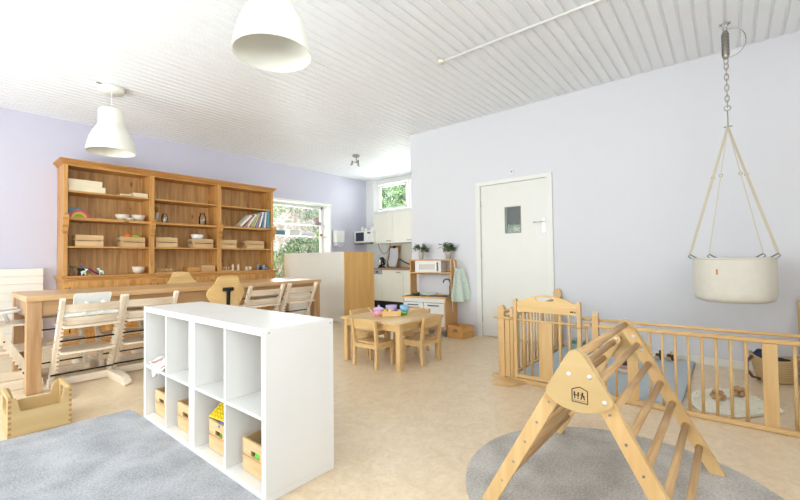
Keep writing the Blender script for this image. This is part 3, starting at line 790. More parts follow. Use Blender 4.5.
fruit((1.82, 6.87, Z3+.14), .03, (1, 1, .8), paint('grey_toy', (170, 178, 184), .5), 'grey play food at the left edge of the second crate')
m = MB(); m.lathe([(0, .012), (.03, .012), (.045, .062), (.041, .062), (.027, .018), (0, .018)], (2.43, 6.84, Z3+.10), 18); tag(m.build('cup', WPLAST), 'white cup standing in the left crate of the middle bay', 'cup')
tb = empty('tub', 'white plastic tub on the right crate of the middle bay', 'tub', (2.90, 6.86, Z3+.151))
m = MB(); m.lathe([(0, 0), (.085, 0), (.10, .07), (.095, .07), (.08, .006), (0, .006)], n=24); m.build('tub_body', WPLAST, tb)
m = MB(); m.lathe([(.098, .06), (.106, .062), (.106, .072), (.098, .074)], n=24); m.build('rim', WPLAST, tb)
simple('paper', 'small white paper lying on the top shelf of the right bay', 'paper', paint('white_paper', (240, 241, 246), .7), [(3.90, 4.08, 6.78, 6.90, Z1, Z1+.006)], bev=0)
JG = glass('jar_glass', (.97, .98, .98))
def jar(label, c, r, h, fill, fcol, lid=None):
    o = empty('jar', label, 'jar', c)
    m = MB(); m.lathe([(0, .001), (r, .004), (r, h*.7), (r*.7, h*.85), (r*.7, h), (r*.62, h), (r*.62, h*.86), (r*.9, h*.68), (r*.9, .008), (0, .008)], n=20); m.build('glass_body', JG, o)
    m = MB(); m.lathe([(0, .0085), (r*.88, .0085), (r*.88, h*fill), (0, h*fill)], n=16); m.build('filling', paint('fill_%d' % fcol[0], fcol, .8, var=.3, scale=60), o)
    if lid: m = MB(); m.lathe([(0, h), (r*.75, h), (r*.75, h+.02), (0, h+.025)], n=16); m.build('lid', lid, o)
    return o
jar('small glass jar half full of something white, left in the middle bay', (2.385, 6.84, Z2), .042, .15, .45, (238, 236, 230))
jar('glass clip jar with a reddish lid, right in the middle bay', (2.97, 6.84, Z2), .058, .19, .45, (196, 176, 150), paint('lid_red', (150, 90, 80), .4))
bj = empty('brush_jar', 'tall jar with a brown-bristled brush at the left of the middle bay', 'jar', (2.275, 6.85, Z2))
m = MB(); m.lathe([(0, .001), (.03, .001), (.032, .15), (.028, .15), (.026, .006), (0, .006)], n=16); m.build('jar_body', paint('grey_glass', (176, 166, 150), .2), bj)
m = MB(); m.tube([(0, 0, .01), (0, 0, .17)], .012, 8); m.build('brush_handle', beech('z'), bj)
m = MB(); m.lathe([(0, .165), (.018, .165), (.034, .24), (0, .245)], n=10); m.build('bristles', paint('bristle_brown', (150, 112, 50), .8, var=.2, scale=50), bj)
# books
rnd = random.Random(3)
def book(label, x, lean, t, h, cov, y0=6.745, d=.20):
    r = empty('book', label, 'book', (x, y0, Z2), 0, 'books on the second shelf of the right bay')
    Mt = Matrix.Translation((0, 0, t*math.sin(lean)+.001)) @ Matrix.Rotation(lean, 4, 'Y')
    cm = paint('cover_%d_%d_%d' % cov, cov, .45, var=.06, scale=18)
    m = MB(); m.box(0, .002, 0, d, .001, h, 0, Mt); m.box(t-.002, t, 0, d, .001, h, 0, Mt); m.box(.002, t-.002, 0, .002, .001, h, 0, Mt); m.build('cover', cm, r)
    m = MB(); m.box(.002, t-.002, .003, d-.004, .004, h-.004, 0, Mt); m.build('pages', paint('book_pages', (236, 230, 216), .8), r)
x = 3.585
bk = [(.80, .035, .30, (236, 232, 220), 'large cream book leaning farthest left on the hutch shelf'),
      (.70, .022, .30, (214, 150, 150), 'leaning book with a red spine, second from the left'),
      (.60, .035, .29, (238, 236, 228), 'leaning white book, third from the left'),
      (.48, .016, .28, (206, 212, 160), 'leaning green-spined book in the middle of the row'),
      (.42, .016, .29, (232, 216, 150), 'leaning book with a yellow spine beside the green one'),
      (.34, .018, .30, (168, 140, 172), 'leaning purple book in the row'),
      (.27, .030, .31, (240, 240, 240), 'white book leaning slightly, right of the purple one'),
      (.17, .018, .30, (110, 140, 180), 'thin blue book right of the slightly leaning white one'),
      (.10, .030, .31, (234, 232, 226), 'nearly upright off-white book in the row'),
      (.05, .020, .32, (96, 120, 150), 'dark blue book, second from the right of the row')]
for k, (ln, t, h, cov, lb) in enumerate(bk):
    book(lb, x, ln, t, h, cov); x += [.09, .05, .08, .045, .045, .06, .062, .048, .045, .03][k]
book('tall turquoise book standing upright at the right end of the row', 4.135, .0, .045, .335, (96, 176, 190), 6.74, .24)
# ledge items, left bay
tr = empty('swing_toy', 'small dark toy swing frame at the left end of the hutch ledge', 'toy', (1.235, 6.78, Z4))
m = MB()
for s in (-1, 1):
    m.tube([(-.03, s*.025, 0.003), (0, 0, .12)], .005, 6); m.tube([(.03, s*.025, 0.003), (0, 0, .12)], .005, 6)
m.build('frame', paint('toy_mauve', (150, 120, 124), .5), tr)
m = MB(); m.lathe([(0, .10), (.035, .12), (.055, .128), (0, .135)], (.01, 0, 0), 10); m.build('leaf_roof', paint('toy_green', (106, 130, 50), .5), tr)
sl = empty('slide_toy', 'dark toy tree house with a purple slide on the hutch ledge', 'toy', (1.34, 6.80, Z4))
m = MB(); m.lathe([(0, .001), (.045, .001), (.035, .05), (.045, .095), (0, .10)], n=10); m.build('trunk', paint('toy_dark', (60, 44, 36), .7), sl)
m = MB(); m.lathe([(0, .095), (.07, .10), (.06, .108), (0, .11)], (.0, 0, 0), 12); m.build('platform', paint('toy_green', (106, 130, 50), .5), sl)
m = MB(); pts = [(.04+.17*k/8, -.02, .095-.085*(1-math.cos(PI*k/8))/2) for k in range(9)]; m.tube(pts, .011, 8); m.build('slide', paint('toy_purple', (136, 20, 100), .35), sl)
m = MB(); m.ball((.005, 0, .155), .014); m.lathe([(0, .11), (.018, .11), (.010, .145), (0, .145)], n=10); m.build('doll', paint('toy_violet', (140, 110, 150), .5), sl)
def pony(x, y, label, s=1.0, face=1):
    r = empty('toy_animal', label, 'toy animal', (x, y, Z4)); w = paint('toy_mint', (214, 232, 222), .45)
    m = MB(); m.ball((0, 0, .045*s), .024*s, (1.25, .8, .85)); m.ball((.026*s*face, 0, .072*s), .014*s, (1, .8, 1.2)); m.ball((.038*s*face, 0, .082*s), .011*s, (1.3, .8, .8))
    for a in (-.018, .018):
        for b in (-.010, .010): m.tube([(a*s, b*s, .002), (a*s, b*s, .04*s)], .006*s, 6)
    m.build('body', w, r)
    m = MB(); m.ball((.018*s*face, 0, .092*s), .009*s, (1, .6, 1.3)); m.build('mane', paint('toy_teal', (90, 170, 160), .5), r)
pony(1.345, 6.70, 'mint toy animal in front of the toy tree house', 1.0, 1)
pony(1.555, 6.76, 'mint toy pony at the foot of the purple slide', 1.05, -1)
simple('toy_block', 'small yellow-green block beside the mint toy animal', 'toy block', paint('toy_lime', (190, 200, 110), .5), [(1.385, 1.43, 6.70, 6.74, Z4, Z4+.012)], bev=.001)
# middle bay ledge
pg = empty('peg_board', 'low wooden peg board at the left of the middle bay ledge', 'toy', (2.37, 6.80, Z4))
m = MB(); m.box(-.14, .14, -.07, .07, .001, .012); m.build('board', beech('x'), pg)
m = MB(); m.box(-.12, .10, -.05, .05, .04, .050); m.build('tray', beech('x'), pg)
m = MB()
for i in range(4): m.tube([(-.11+.065*i, -.04, .012), (-.11+.065*i, -.04, .075)], .006, 8)
split_build(m, 'peg', beech('z'), pg)
simple('wooden_box', 'wooden box at the right of the middle bay ledge', 'box', tabw('x'), [(2.93, 3.145, 6.75, 6.95, Z4, Z4+.10), (2.96, 3.12, 6.78, 6.92, Z4+.09, Z4+.108)])
simple('wooden_tray', 'low darker wooden box left of the pale one on the ledge', 'box', pine('x'), [(2.72, 2.92, 6.80, 7.0, Z4, Z4+.085)])
# right bay ledge
def turned(label, c, mat, prof, cat='candle holder', name='candle_holder', grp=None):
    m = MB(); m.lathe(prof, c, 14); return tag(m.build(name, mat), label, cat, grp)
ivory = paint('ivory_wood', (228, 214, 190), .5)
pr = empty('peg_rack', 'row of little wooden pegs at the left of the right bay ledge', 'toy', (3.35, 6.80, Z4))
m = MB(); m.box(-.10, .12, -.02, .02, .001, .018); m.build('rack_base', beech('x'), pr)
m = MB()
for i in range(4): m.lathe([(0, .018), (.007, .018), (.006, .05), (.013, .055), (.013, .07), (0, .072)], (-.08+.045*i, 0, 0), 10)
split_build(m, 'peg', ivory, pr)
hp = [(0, .001), (.022, .001), (.024, .012), (.012, .03), (.020, .06), (.022, .085), (.012, .10), (.014, .112), (0, .115)]
gk = 'turned wooden candle holders on the hutch ledge'
turned('ivory turned candle holder, left one of the pair on the hutch ledge', (3.475, 6.79, Z4), ivory, hp, grp=gk)
turned('ivory turned candle holder, right one of the pair on the hutch ledge', (3.575, 6.79, Z4), ivory, hp, grp=gk)
cp = [(0, .001), (.027, .001), (.030, .066), (.026, .066), (.024, .006), (0, .006)]
turned('ivory wooden cup, left of two standing together on the ledge', (3.735, 6.79, Z4), ivory, cp, 'cup', 'cup', 'wooden cups on the ledge')
turned('ivory wooden cup, right of two standing together on the ledge', (3.80, 6.79, Z4), ivory, cp, 'cup', 'cup', 'wooden cups on the ledge')
def bottle(label, x, y, h, r, col, cap):
    o = empty('bottle', label, 'bottle', (x, y, Z4)); m = MB(); m.lathe([(0, .001), (r, .001), (r, h*.6), (r*.4, h*.75), (r*.4, h*.85), (0, h*.85)], n=14); m.build('bottle_body', paint('bt%d' % col[0], col, .25), o)
    m = MB(); m.lathe([(0, h*.85), (r*.5, h*.85), (r*.45, h), (0, h)], n=10); m.build('cap', paint('cap%d' % cap[0], cap, .4), o)
bottle('small grey-blue bottle with a turquoise cap at the right of the ledge', 3.965, 6.80, .135, .025, (150, 150, 156), (70, 150, 170))
bottle('dark squat bottle between the two blue-capped ones', 4.03, 6.83, .085, .026, (74, 62, 66), (90, 80, 84))
bottle('small bottle with a bright blue top at the right of the ledge', 4.075, 6.78, .11, .027, (130, 160, 190), (60, 130, 190))
bottle('tiny brown bottle at the right end of the hutch ledge', 4.14, 6.79, .06, .02, (130, 106, 84), (150, 130, 104))

# ---------------------------------------------------------------- radiator
r = empty('radiator', 'white flat-fronted radiator with horizontal grooves at the far left wall', 'radiator', (-.10, 7.06, 0))
m = MB()
for k in range(9):
    z = .12+.103*k; m.box(-1.05, 1.085, -.035, .045, z, z+.095, .003)
m.box(-1.04, 1.075, -.025, .04, .12, 1.04)
m.build('panel', paint('radiator_white', (240, 236, 226), .4, var=.008), r)
m = MB(); m.box(-.9, -.86, .03, .069, .3, .9); m.box(.86, .9, .03, .069, .3, .9); split_build(m, 'wall_bracket', WPLAST, r)
m = MB()
for x in (-.95, .95): m.tube([(x, 0, .12), (x, 0, 0.002)], .011, 10)
split_build(m, 'pipe', WPLAST, r)

# ---------------------------------------------------------------- changing unit / partition
r = empty('changing_unit', 'tall changing unit with a white back and golden birch side, between table and kitchen', 'cabinet', (4.62, 5.12, 0))
GB = wood('golden_birch', (232, 186, 116), (220, 170, 100), 'z', .5, .42)
m = MB(); m.box(0, .018, .018, 1.80, .003, 1.245, .001); m.build('back_panel', paint('warm_white_board', (234, 231, 222), .45, var=.01), r)
for y in (0, 1.80):
    m = MB(); m.prism(rounded([(0, .003), (.735, .003), (.735, 1.245), (0, 1.245)], [0, 0, .07, 0], 6), .018, Matrix.Translation((0, y+.009, 0)) @ MXZ(0)); m.build('side_panel', GB, r)
m = MB(); m.box(.018, .72, .018, 1.80, .90, .93); m.build('changing_top', WHITE, r)
m = MB(); m.box(.018, .70, .018, 1.80, .003, .08); m.build('plinth', WHITE, r)
for k in range(3):
    y0 = .022+.593*k
    m = MB(); m.box(.70, .718, y0, y0+.587, .085, .895, .001); d = m.build('cabinet_door', WHITE, r)
    m = MB(); m.tube([(.735, y0+.06, .72), (.735, y0+.06, .85)], .005, 8); m.build('handle', CHROME, d)

# ---------------------------------------------------------------- kitchen
r = empty('base_cabinets', 'cream kitchen base units in the niche behind the play kitchen', 'cabinet', (6.60, 5.35, 0))
y0, y1 = 4.0-5.35, 6.42-5.35
m = MB(); m.box(.02, .58, y0, y1, .165, .87); m.build('carcass', CREAM, r)
m = MB(); m.box(.08, .56, y0, y1, .002, .16); m.build('plinth', BLACK, r)  # shade of the open toe space under the units, put in as black
ys = [6.42, 6.065, 5.44, 4.84, 4.42, 4.0]
for k in range(5):
    a, b = ys[k+1]-5.35+.002, ys[k]-5.35-.002
    if k == 2:
        for z0, z1 in ((.17, .41), (.415, .66), (.665, .865)):
            m = MB(); m.box(0, .02, a, b, z0, z1, .001); d = m.build('drawer', CREAM, r)
            m = MB(); m.box(-.02, -.012, (a+b)/2-.06, (a+b)/2+.06, z1-.05, z1-.03, .002); m.box(-.014, 0, (a+b)/2-.055, (a+b)/2+.055, z1-.045, z1-.035); m.build('handle', STEEL, d)
    else:
        top = .865 if k else .76
        m = MB(); m.box(0, .02, a, b, .17, top, .001); d = m.build('cabinet_door', CREAM, r)
        if k:
            m = MB(); hy = a+.14; m.box(-.02, -.012, hy-.06, hy+.06, .80, .825, .002); m.box(-.014, 0, hy-.055, hy+.055, .805, .82); m.build('handle', STEEL, d)
m = MB(); m.box(-.004, .02, 6.067-5.35, 6.418-5.35, .765, .868, .002); p_ = m.build('appliance_panel', paint('appliance_grey', (140, 142, 150), .35, .4), r)
m = MB(); m.tube([(-.02, .86, .82), (-.004, .86, .82)], .022, 14); m.build('dial', BLACK, p_)
m = MB(); m.box(6.57, 7.185, 4.0, 6.44, .872, .91, .003); tag(m.build('worktop', wood('walnut_top', (170, 120, 78), (140, 94, 58), 'y', .8, .35)), 'brown wooden worktop over the cream kitchen units', 'worktop')
m = MB(); m.box(7.178, 7.189, 3.99, 6.44, .912, 1.475); struct(m.build('trim_3', paint('splashback_cream', (232, 226, 212), .35, var=.01)))
uy = [6.565, 5.945, 5.33, 4.715, 4.1]
r = empty('wall_cabinets', 'cream kitchen wall cupboards under the high window', 'cabinet', (6.85, 5.33, 1.48))
m = MB(); m.box(.02, .335, 4.1-5.33, 6.565-5.33, 0, .72); m.build('carcass', CREAM, r)
for k in range(4):
    a, b = uy[k+1]-5.33+.002, uy[k]-5.33-.002
    m = MB(); m.box(0, .019, a, b, 0, .72, .001); d = m.build('cabinet_door', CREAM, r)
    m = MB(); m.box(-.02, -.012, a+.06, a+.19, .045, .062, .002); m.box(-.014, 0, a+.065, a+.185, .049, .058); m.build('handle', STEEL, d)
# microwave on its wall bracket
r = empty('microwave', 'white microwave oven on a wall bracket in the kitchen corner', 'microwave', (6.91, 6.785, 1.515), -PI/2)
m = MB(); m.box(-.31, .31, -.18, .16, 0, .28, .006); m.build('housing', WPLAST, r)
m = MB(); m.box(-.30, .09, -.192, -.181, .012, .268, .003); d = m.build('oven_door', WPLAST, r)
m = MB(); m.box(-.245, .035, -.1945, -.1925, .035, .245); m.build('door_window', paint('dark_glass', (52, 54, 72), .12), d)
m = MB(); m.box(.14, .24, -.184, -.181, .205, .25); m.build('display', paint('display_grey', (96, 100, 116), .2), r)
m = MB()
for z in (.07, .14): m.lathe([(0, 0), (.018, 0), (.018, .012), (0, .012)], n=14, M=Matrix.Translation((.19, -.181, z)) @ Matrix.Rotation(PI/2, 4, 'X'))
split_build(m, 'dial', WPLAST, r)
m = MB(); 
for x in (6.78, 7.02): m.box(x-.012, x+.012, 6.55, 7.128, 1.492, 1.512)
m.box(6.75, 7.05, 7.10, 7.128, 1.478, 1.512); m.box(6.768, 7.032, 6.60, 6.62, 1.480, 1.512)
tag(m.build('wall_bracket', STEEL), 'grey metal wall bracket carrying the microwave', 'bracket')
m = MB(); m.tube([(7.06, 6.60-.40*k/14, 1.475-.24*math.sin(PI*k/14)**.8) for k in range(15)], .007, 6)
tag(m.build('power_cable', paint('grey_cable', (90, 90, 94), .5)), 'grey cable looping below the microwave', 'cable')
m = MB(); m.lathe([(0, 0), (.03, 0), (.038, .09), (.02, .10), (.015, .13), (0, .135)], (6.88, 6.96, 1.796), 16); tag(m.build('bottle', WPLAST), 'white bottle standing on the left of the microwave', 'bottle')
m = MB(); m.lathe([(0, 0), (.04, 0), (.045, .07), (.04, .07), (.036, .006), (0, .006)], (6.84, 6.80, 1.796), 16); tag(m.build('cup', WPLAST), 'white cup in the middle on top of the microwave', 'cup')
kb = empty('knife_block', 'white holder with dark-handled utensils on the right of the microwave', 'utensil holder', (6.92, 6.63, 1.796), -PI/2)
m = MB(); m.box(-.045, .045, -.04, .04, 0, .10, .004); m.build('holder', WPLAST, kb)
m = MB(); m.bar((0, 0, .09), (.035, 0, .25), .022, .02, (0, 1, 0), .003); m.bar((-.025, .02, .09), (-.01, .02, .20), .018, .018, (0, 1, 0), .003); split_build(m, 'utensil', paint('dark_handle', (56, 62, 70), .4), kb)
# kettle, board, tap
k_ = empty('kettle', 'black and steel electric kettle on the worktop', 'kettle', (6.92, 6.36, .911))
m = MB(); m.lathe([(0, .02), (.068, .02), (.066, .12), (.052, .235), (0, .25)], n=20); m.build('kettle_body', paint('kettle_black', (40, 40, 42), .2), k_)
m = MB(); m.lathe([(0, 0), (.09, 0), (.09, .018), (0, .02)], n=20); m.build('kettle_base', BLACK, k_)
m = MB(); m.box(-.075, -.06, -.012, .02, .06, .19, .003); m.build('water_gauge', CHROME, k_)
m = MB(); m.tube([(0, -.05, .20), (0, -.10, .19), (0, -.115, .13), (0, -.085, .06)], .012, 8); m.build('kettle_handle', BLACK, k_)
cb_ = empty('cutting_board', 'wooden board with a pale paper clipped to it, leaning on the splashback', 'board', (7.05, 6.14, .915), 0)
Mt = Matrix.Rotation(.20, 4, 'Y')
m = MB(); m.prism(rounded([(-.17, 0.0), (.17, 0.0), (.17, .52), (-.17, .52)], .02), .016, Mt @ MYZ(0)); m.build('board', wood('board_brown', (170, 126, 84), (142, 100, 62), 'z', 1, .5), cb_)
m = MB(); m.prism([(-.11, .01), (.10, .01), (.15, .12), (.12, .24), (.13, .46), (-.11, .47), (-.15, .24)], .004, Mt @ MYZ(-.012)); m.build('paper', paint('bluish_paper', (240, 240, 247), .8), cb_)
m = MB(); m.box(-.03, -.008, -.035, .035, .455, .51, .004, Mt); m.build('clip', BLACK, cb_)
t_ = empty('kitchen_tap', 'steel kitchen tap with a long spout at the sink', 'tap', (6.98, 5.53, .911))
m = MB(); m.tube([(0, 0, 0), (0, 0, .10)], .022, 12); m.build('tap_body', DARKSTEEL, t_)
m = MB(); m.tube([(0, 0, .06), (-.08, .10, .12), (-.12, .22, .19), (-.12, .27, .175)], .016, 8); m.build('spout', DARKSTEEL, t_)
m = MB(); m.tube([(0, 0, .10), (0, -.06, .15)], .008, 8); m.build('lever', STEEL, t_)
m = MB(); m.box(6.74, 7.08, 5.0, 5.5, .911, .916, .002); tag(m.build('sink', STEEL), 'steel sink rim set in the worktop beside the tap', 'sink')
m = MB(); m.lathe([(0, 0), (.035, 0), (.04, .09), (.036, .09), (.032, .006), (0, .006)], (6.80, 6.22, .911), 14); tag(m.build('glass_cup', JG), 'small clear glass on the worktop beside the kettle', 'glass')
# soap / towel dispenser
r = empty('towel_dispenser', 'white paper towel dispenser on the lilac wall beside the window', 'dispenser', (6.20, 7.128, 1.43))
m = MB(); m.prism(rounded([(-.14, -.0), (.14, -.0), (.14, -.14), (-.14, -.14)], .05), .27, Matrix.Translation((0, 0, .225))); m.build('housing', WPLAST, r)
m = MB(); m.prism(rounded([(-.13, -.0), (.13, -.0), (.13, -.13), (-.13, -.13)], .045), .088, Matrix.Translation((0, 0, .045))); m.build('lower_cover', paint('light_grey_plastic', (206, 208, 220), .4), r)
m = MB(); m.box(-.03, .03, -.12, -.05, -.025, .001, .004); m.build('nozzle', WPLAST, r)

# things on the side window's shelf boards
def wbox(label, x0, x1, z0, h, col, d=.12, name='toy_box', cat='toy'): 
    m = MB(); m.box(x0, x1, YL+.08, YL+.08+d, z0, z0+h, .01); tag(m.build(name, paint('w%d%d' % (col[0], col[1]), col, .6)), label, cat)
zz = 1.9005
m = MB(); m.ball((5.55, YL+.14, zz+.065), .065, (1.3, .7, 1)); m.ball((5.42, YL+.14, zz+.05), .05, (1.2, .7, 1)); tag(m.build('plush_toy', paint('plush_white', (240, 236, 230), .9, bump=.3)), 'white plush toy on the upper window shelf', 'soft toy')
m = MB(); m.ball((5.72, YL+.15, zz+.068), .062, (1, .7, 1.1)); m.ball((5.80, YL+.15, zz+.05), .05, (1, .7, 1)); tag(m.build('plush_toy', paint('plush_mauve', (176, 150, 160), .9, bump=.3)), 'mauve plush toy at the right of the upper window shelf', 'soft toy')
m = MB(); m.ball((5.70, YL+.14, zz+.168), .030, (1.3, .8, .8)); tag(m.build('orange_toy', paint('plush_orange', (200, 120, 90), .9)), 'orange cap on top of the mauve plush toy', 'toy')
m = MB(); m.ball((4.95, YL+.14, zz+.045), .045, (2.4, .8, 1)); tag(m.build('plush_toy', paint('plush_pale', (226, 230, 226), .9)), 'long pale soft toy lying on the upper window shelf', 'soft toy')
zz = 1.6455
wbox('white box with a dark dot on the lower window shelf', 4.95, 5.22, zz, .13, (226, 226, 224))
m = MB(); m.box(5.26, 5.62, YL+.08, YL+.18, zz, zz+.07, .02); tag(m.build('toy_car', paint('toy_pale', (212, 214, 228), .5)), 'long pale lavender toy on the lower window shelf', 'toy')
m = MB(); m.ball((5.74, YL+.14, zz+.042), .042, (1.1, .8, 1)); tag(m.build('toy_ball', paint('toy_lime2', (160, 190, 90), .6)), 'green toy at the right of the lower window shelf', 'toy')
m = MB(); m.ball((5.84, YL+.14, zz+.038), .038, (1, .8, 1)); tag(m.build('toy_ball', paint('toy_rose', (190, 120, 120), .6)), 'rosy toy at the right end of the lower window shelf', 'toy')
m = MB(); m.box(4.45, 4.85, YL+.08, YL+.18, zz, zz+.10, .02); tag(m.build('toy_truck', paint('toy_bluegrey', (96, 140, 160), .5)), 'blue-grey toy at the hutch end of the lower window shelf', 'toy')

# ---------------------------------------------------------------- play kitchen
_before = set(bpy.data.objects)
PB = lambda ax: wood('play_birch', (222, 172, 108), (210, 156, 92), ax, .6, .42)
r = empty('play_kitchen', 'wooden play kitchen with white doors, toy hob and microwave, against the right wall', 'play kitchen', (4.64, 3.44, 0))
hw = .352
for s in (-1, 1):
    y = s*(hw-.008)
    m = MB(); m.prism([(0, .10), (.385, .10), (.385, 1.09), (.20, 1.09), (.20, .535), (0, .535)], .016, Matrix.Translation((0, y, 0)) @ MXZ(0)); m.build('side_panel', PB('z'), r)
m = MB(); m.box(-.012, .385, -hw-.008, hw+.008, .535, .555, .001); m.build('counter', PB('y'), r)
m = MB(); m.box(.20, .385, -hw+.016, hw-.016, 1.075, 1.092); m.build('top_shelf', PB('y'), r)
m = MB(); m.box(.20, .385, -hw+.016, hw-.016, .885, .90); m.build('middle_shelf', PB('y'), r)
m = MB(); m.box(.20, .21, -hw+.016, hw-.016, .872, .885); m.build('towel_rail', DARKSTEEL, r)
m = MB(); m.box(.004, .38, -hw+.016, hw-.016, .12, .135); m.build('bottom_shelf', PB('y'), r)
m = MB(); m.box(.005, .020, -hw+.018, hw-.018, .475, .533); m.build('fascia', WHITE, r)
for k, (a, b) in enumerate(((.005, hw-.02), (-hw+.02, -.005))):
    m = MB()
    if k == 0:
        m.box(-.004, .012, a, a+.06, .14, .468); m.box(-.004, .012, b-.06, b, .14, .468); m.box(-.004, .012, a+.06, b-.06, .40, .468); m.box(-.004, .012, a+.06, b-.06, .14, .21)
    else: m.box(-.004, .012, a, b, .14, .468, .001)
    d = m.build('oven_door' if k == 0 else 'cabinet_door', WHITE, r)
    if k == 0:
        m = MB(); m.box(.002, .006, a+.06, b-.06, .21, .40); m.build('door_window', paint('oven_brown', (120, 92, 66), .15), d)
    m = MB(); ym = (a+b)/2; m.tube([(-.025, ym-.09, .435), (-.025, ym+.09, .435)], .007, 8)
    for q in (-.07, .07): m.tube([(-.025, ym+q, .435), (-.004, ym+q, .435)], .005, 6)
    m.build('handle', DARKSTEEL, d)
m = MB()
for s in (-1, 1):
    for x in (.02, .34): m.box(x, x+.025, s*(hw-.02)-.012, s*(hw-.02)+.012, .002, .10)
split_build(m, 'foot', paint('foot_grey', (96, 98, 102), .5), r)
m = MB(); m.box(.03, .33, .03, hw-.04, .555, .560, .001); m.build('hob', paint('hob_black', (40, 40, 42), .25), r)
m = MB(); m.box(.05, .30, -hw+.05, -.06, .555, .561, .002); m.lathe([(.0, .0), (.10, 0), (.105, .006), (0, .006)], (.17, -.20, .560), 20); m.build('sink', paint('sink_grey', (120, 118, 114), .3, .5), r)
m = MB(); m.tube([(.27, -.30, .555), (.27, -.30, .70)], .017, 10); m.tube([(.27, -.30, .70), (.27, -.30, .76), (.265, -.28, .795), (.25, -.245, .80), (.235, -.215, .785), (.232, -.205, .745)], .011, 10); m.tube([(.27, -.31, .68), (.26, -.345, .70)], .008, 8)
m.build('toy_tap', DARKSTEEL, r)
# toy microwave in the upper part
m = MB(); m.box(.206, .37, -.19, .25, .902, 1.07); mw = m.build('microwave_box', paint('offwhite_board', (226, 222, 214), .5), r)
m = MB(); a, b = -.19, .25
m.box(.19, .205, a, a+.10, .903, 1.07); m.box(.19, .205, b-.07, b, .903, 1.07); m.box(.19, .205, a+.10, b-.07, 1.02, 1.07); m.box(.19, .205, a+.10, b-.07, .903, .94)
m.build('microwave_door', WHITE, mw)
m = MB(); m.box(.200, .203, a+.10, b-.07, .94, 1.02); m.build('microwave_window', paint('frosted_pane', (206, 198, 190), .2), mw)
m = MB(); m.tube([(.168, a+.05, .925), (.168, a+.05, 1.045)], .007, 8); m.tube([(.168, a+.05, .935), (.19, a+.05, .935)], .005, 6); m.tube([(.168, a+.05, 1.035), (.19, a+.05, 1.035)], .005, 6); m.build('handle', BLACK, mw)
# potted plants
def plant(label, c, seed, lean=0):
    rnd = random.Random(seed); r = empty('potted_plant', label, 'plant', c, rnd.uniform(0, 6), 'potted plants on the play kitchen')
    m = MB(); m.lathe([(0, .001), (.033, .001), (.045, .105), (.047, .108), (.042, .108), (.040, .09), (0, .09)], n=20); m.build('pot', paint('zinc_pot', (206, 201, 190), .4, .15), r)
    m = MB(); mm = []
    lf = MB()
    for i in range(26):
        a = rnd.uniform(0, 2*PI); o = rnd.uniform(.02, .10); h = rnd.uniform(.17, .25)-o*.4
        tip = (math.cos(a)*o, math.sin(a)*o, h); m.tube([(math.cos(a)*.01, math.sin(a)*.01, .085), (math.cos(a)*o*.5, math.sin(a)*o*.5, h*.75), tip], .0016, 4)
        for j in range(13):
            b = a+rnd.uniform(-1.6, 1.6); t = Vector(tip)+Vector((rnd.uniform(-.02, .02), rnd.uniform(-.02, .02), rnd.uniform(-.035, .015)))
            L_ = rnd.uniform(.035, .058); w = L_*.30; d = Vector((math.cos(b), math.sin(b), rnd.uniform(-.5, .5))).normalized(); sd = d.cross(Vector((0, 0, 1))).normalized()
            v = [lf.bm.verts.new(p) for p in (t, t+d*L_*.5+sd*w, t+d*L_, t+d*L_*.5-sd*w)]; lf.bm.faces.new(v)
    m.build('stem', paint('stem_green', (90, 110, 60), .6), r)
    lf.build('foliage', foliage_mat('plant_leaf', (66, 100, 52), (136, 166, 88)), r, recalc=False)
plant('green potted plant in a zinc pot, left of the two on the play kitchen', (4.93, 3.64, 1.093), 11)
plant('green potted plant in a zinc pot, right one beside the apron', (4.93, 3.18, 1.093), 29)
# toy dishes on the hob
m = MB(); m.lathe([(0, .001), (.05, .001), (.065, .035), (.06, .035), (.045, .008), (0, .008)], (4.80, 3.66, .5605), 20); tag(m.build('toy_pan', paint('olive_pan', (84, 84, 60), .35)), 'olive toy pan on the play hob', 'toy pan')
m = MB(); m.ball((4.80, 3.66, .592), .032, (1, 1, .8)); tag(m.build('toy_food', paint('olive_food', (150, 146, 84), .6)), 'olive-yellow play food in the toy pan', 'toy food')
m = MB(); m.ball((4.79, 3.745, .5755), .014); tag(m.build('toy_food', beech('x')), 'small wooden ball left of the toy pan', 'toy food')
crumple('toy_cloth', paint('mint_cloth', (206, 216, 200), .8), 'pale mint folded cloth on the play kitchen counter', 'cloth', (4.77, 3.42, .584), .08, .11, .022, 5)
m = MB(); m.lathe([(0, 0), (.03, 0), (.028, .02), (0, .022)], (4.88, 3.36, .577), 14); m.bar((4.88, 3.36, .59), (4.84, 3.22, .572), .018, .012); tag(m.build('toy_spoon', beech('y')), 'wooden toy utensil lying at the back of the counter', 'toy utensil')
m = MB(); m.ball((4.89, 3.155, .918), .028, (1, 1.4, .6)); tag(m.build('toy_food', paint('amber_toy', (170, 126, 60), .5)), 'amber toy loaf on the shelf beside the toy microwave', 'toy food')
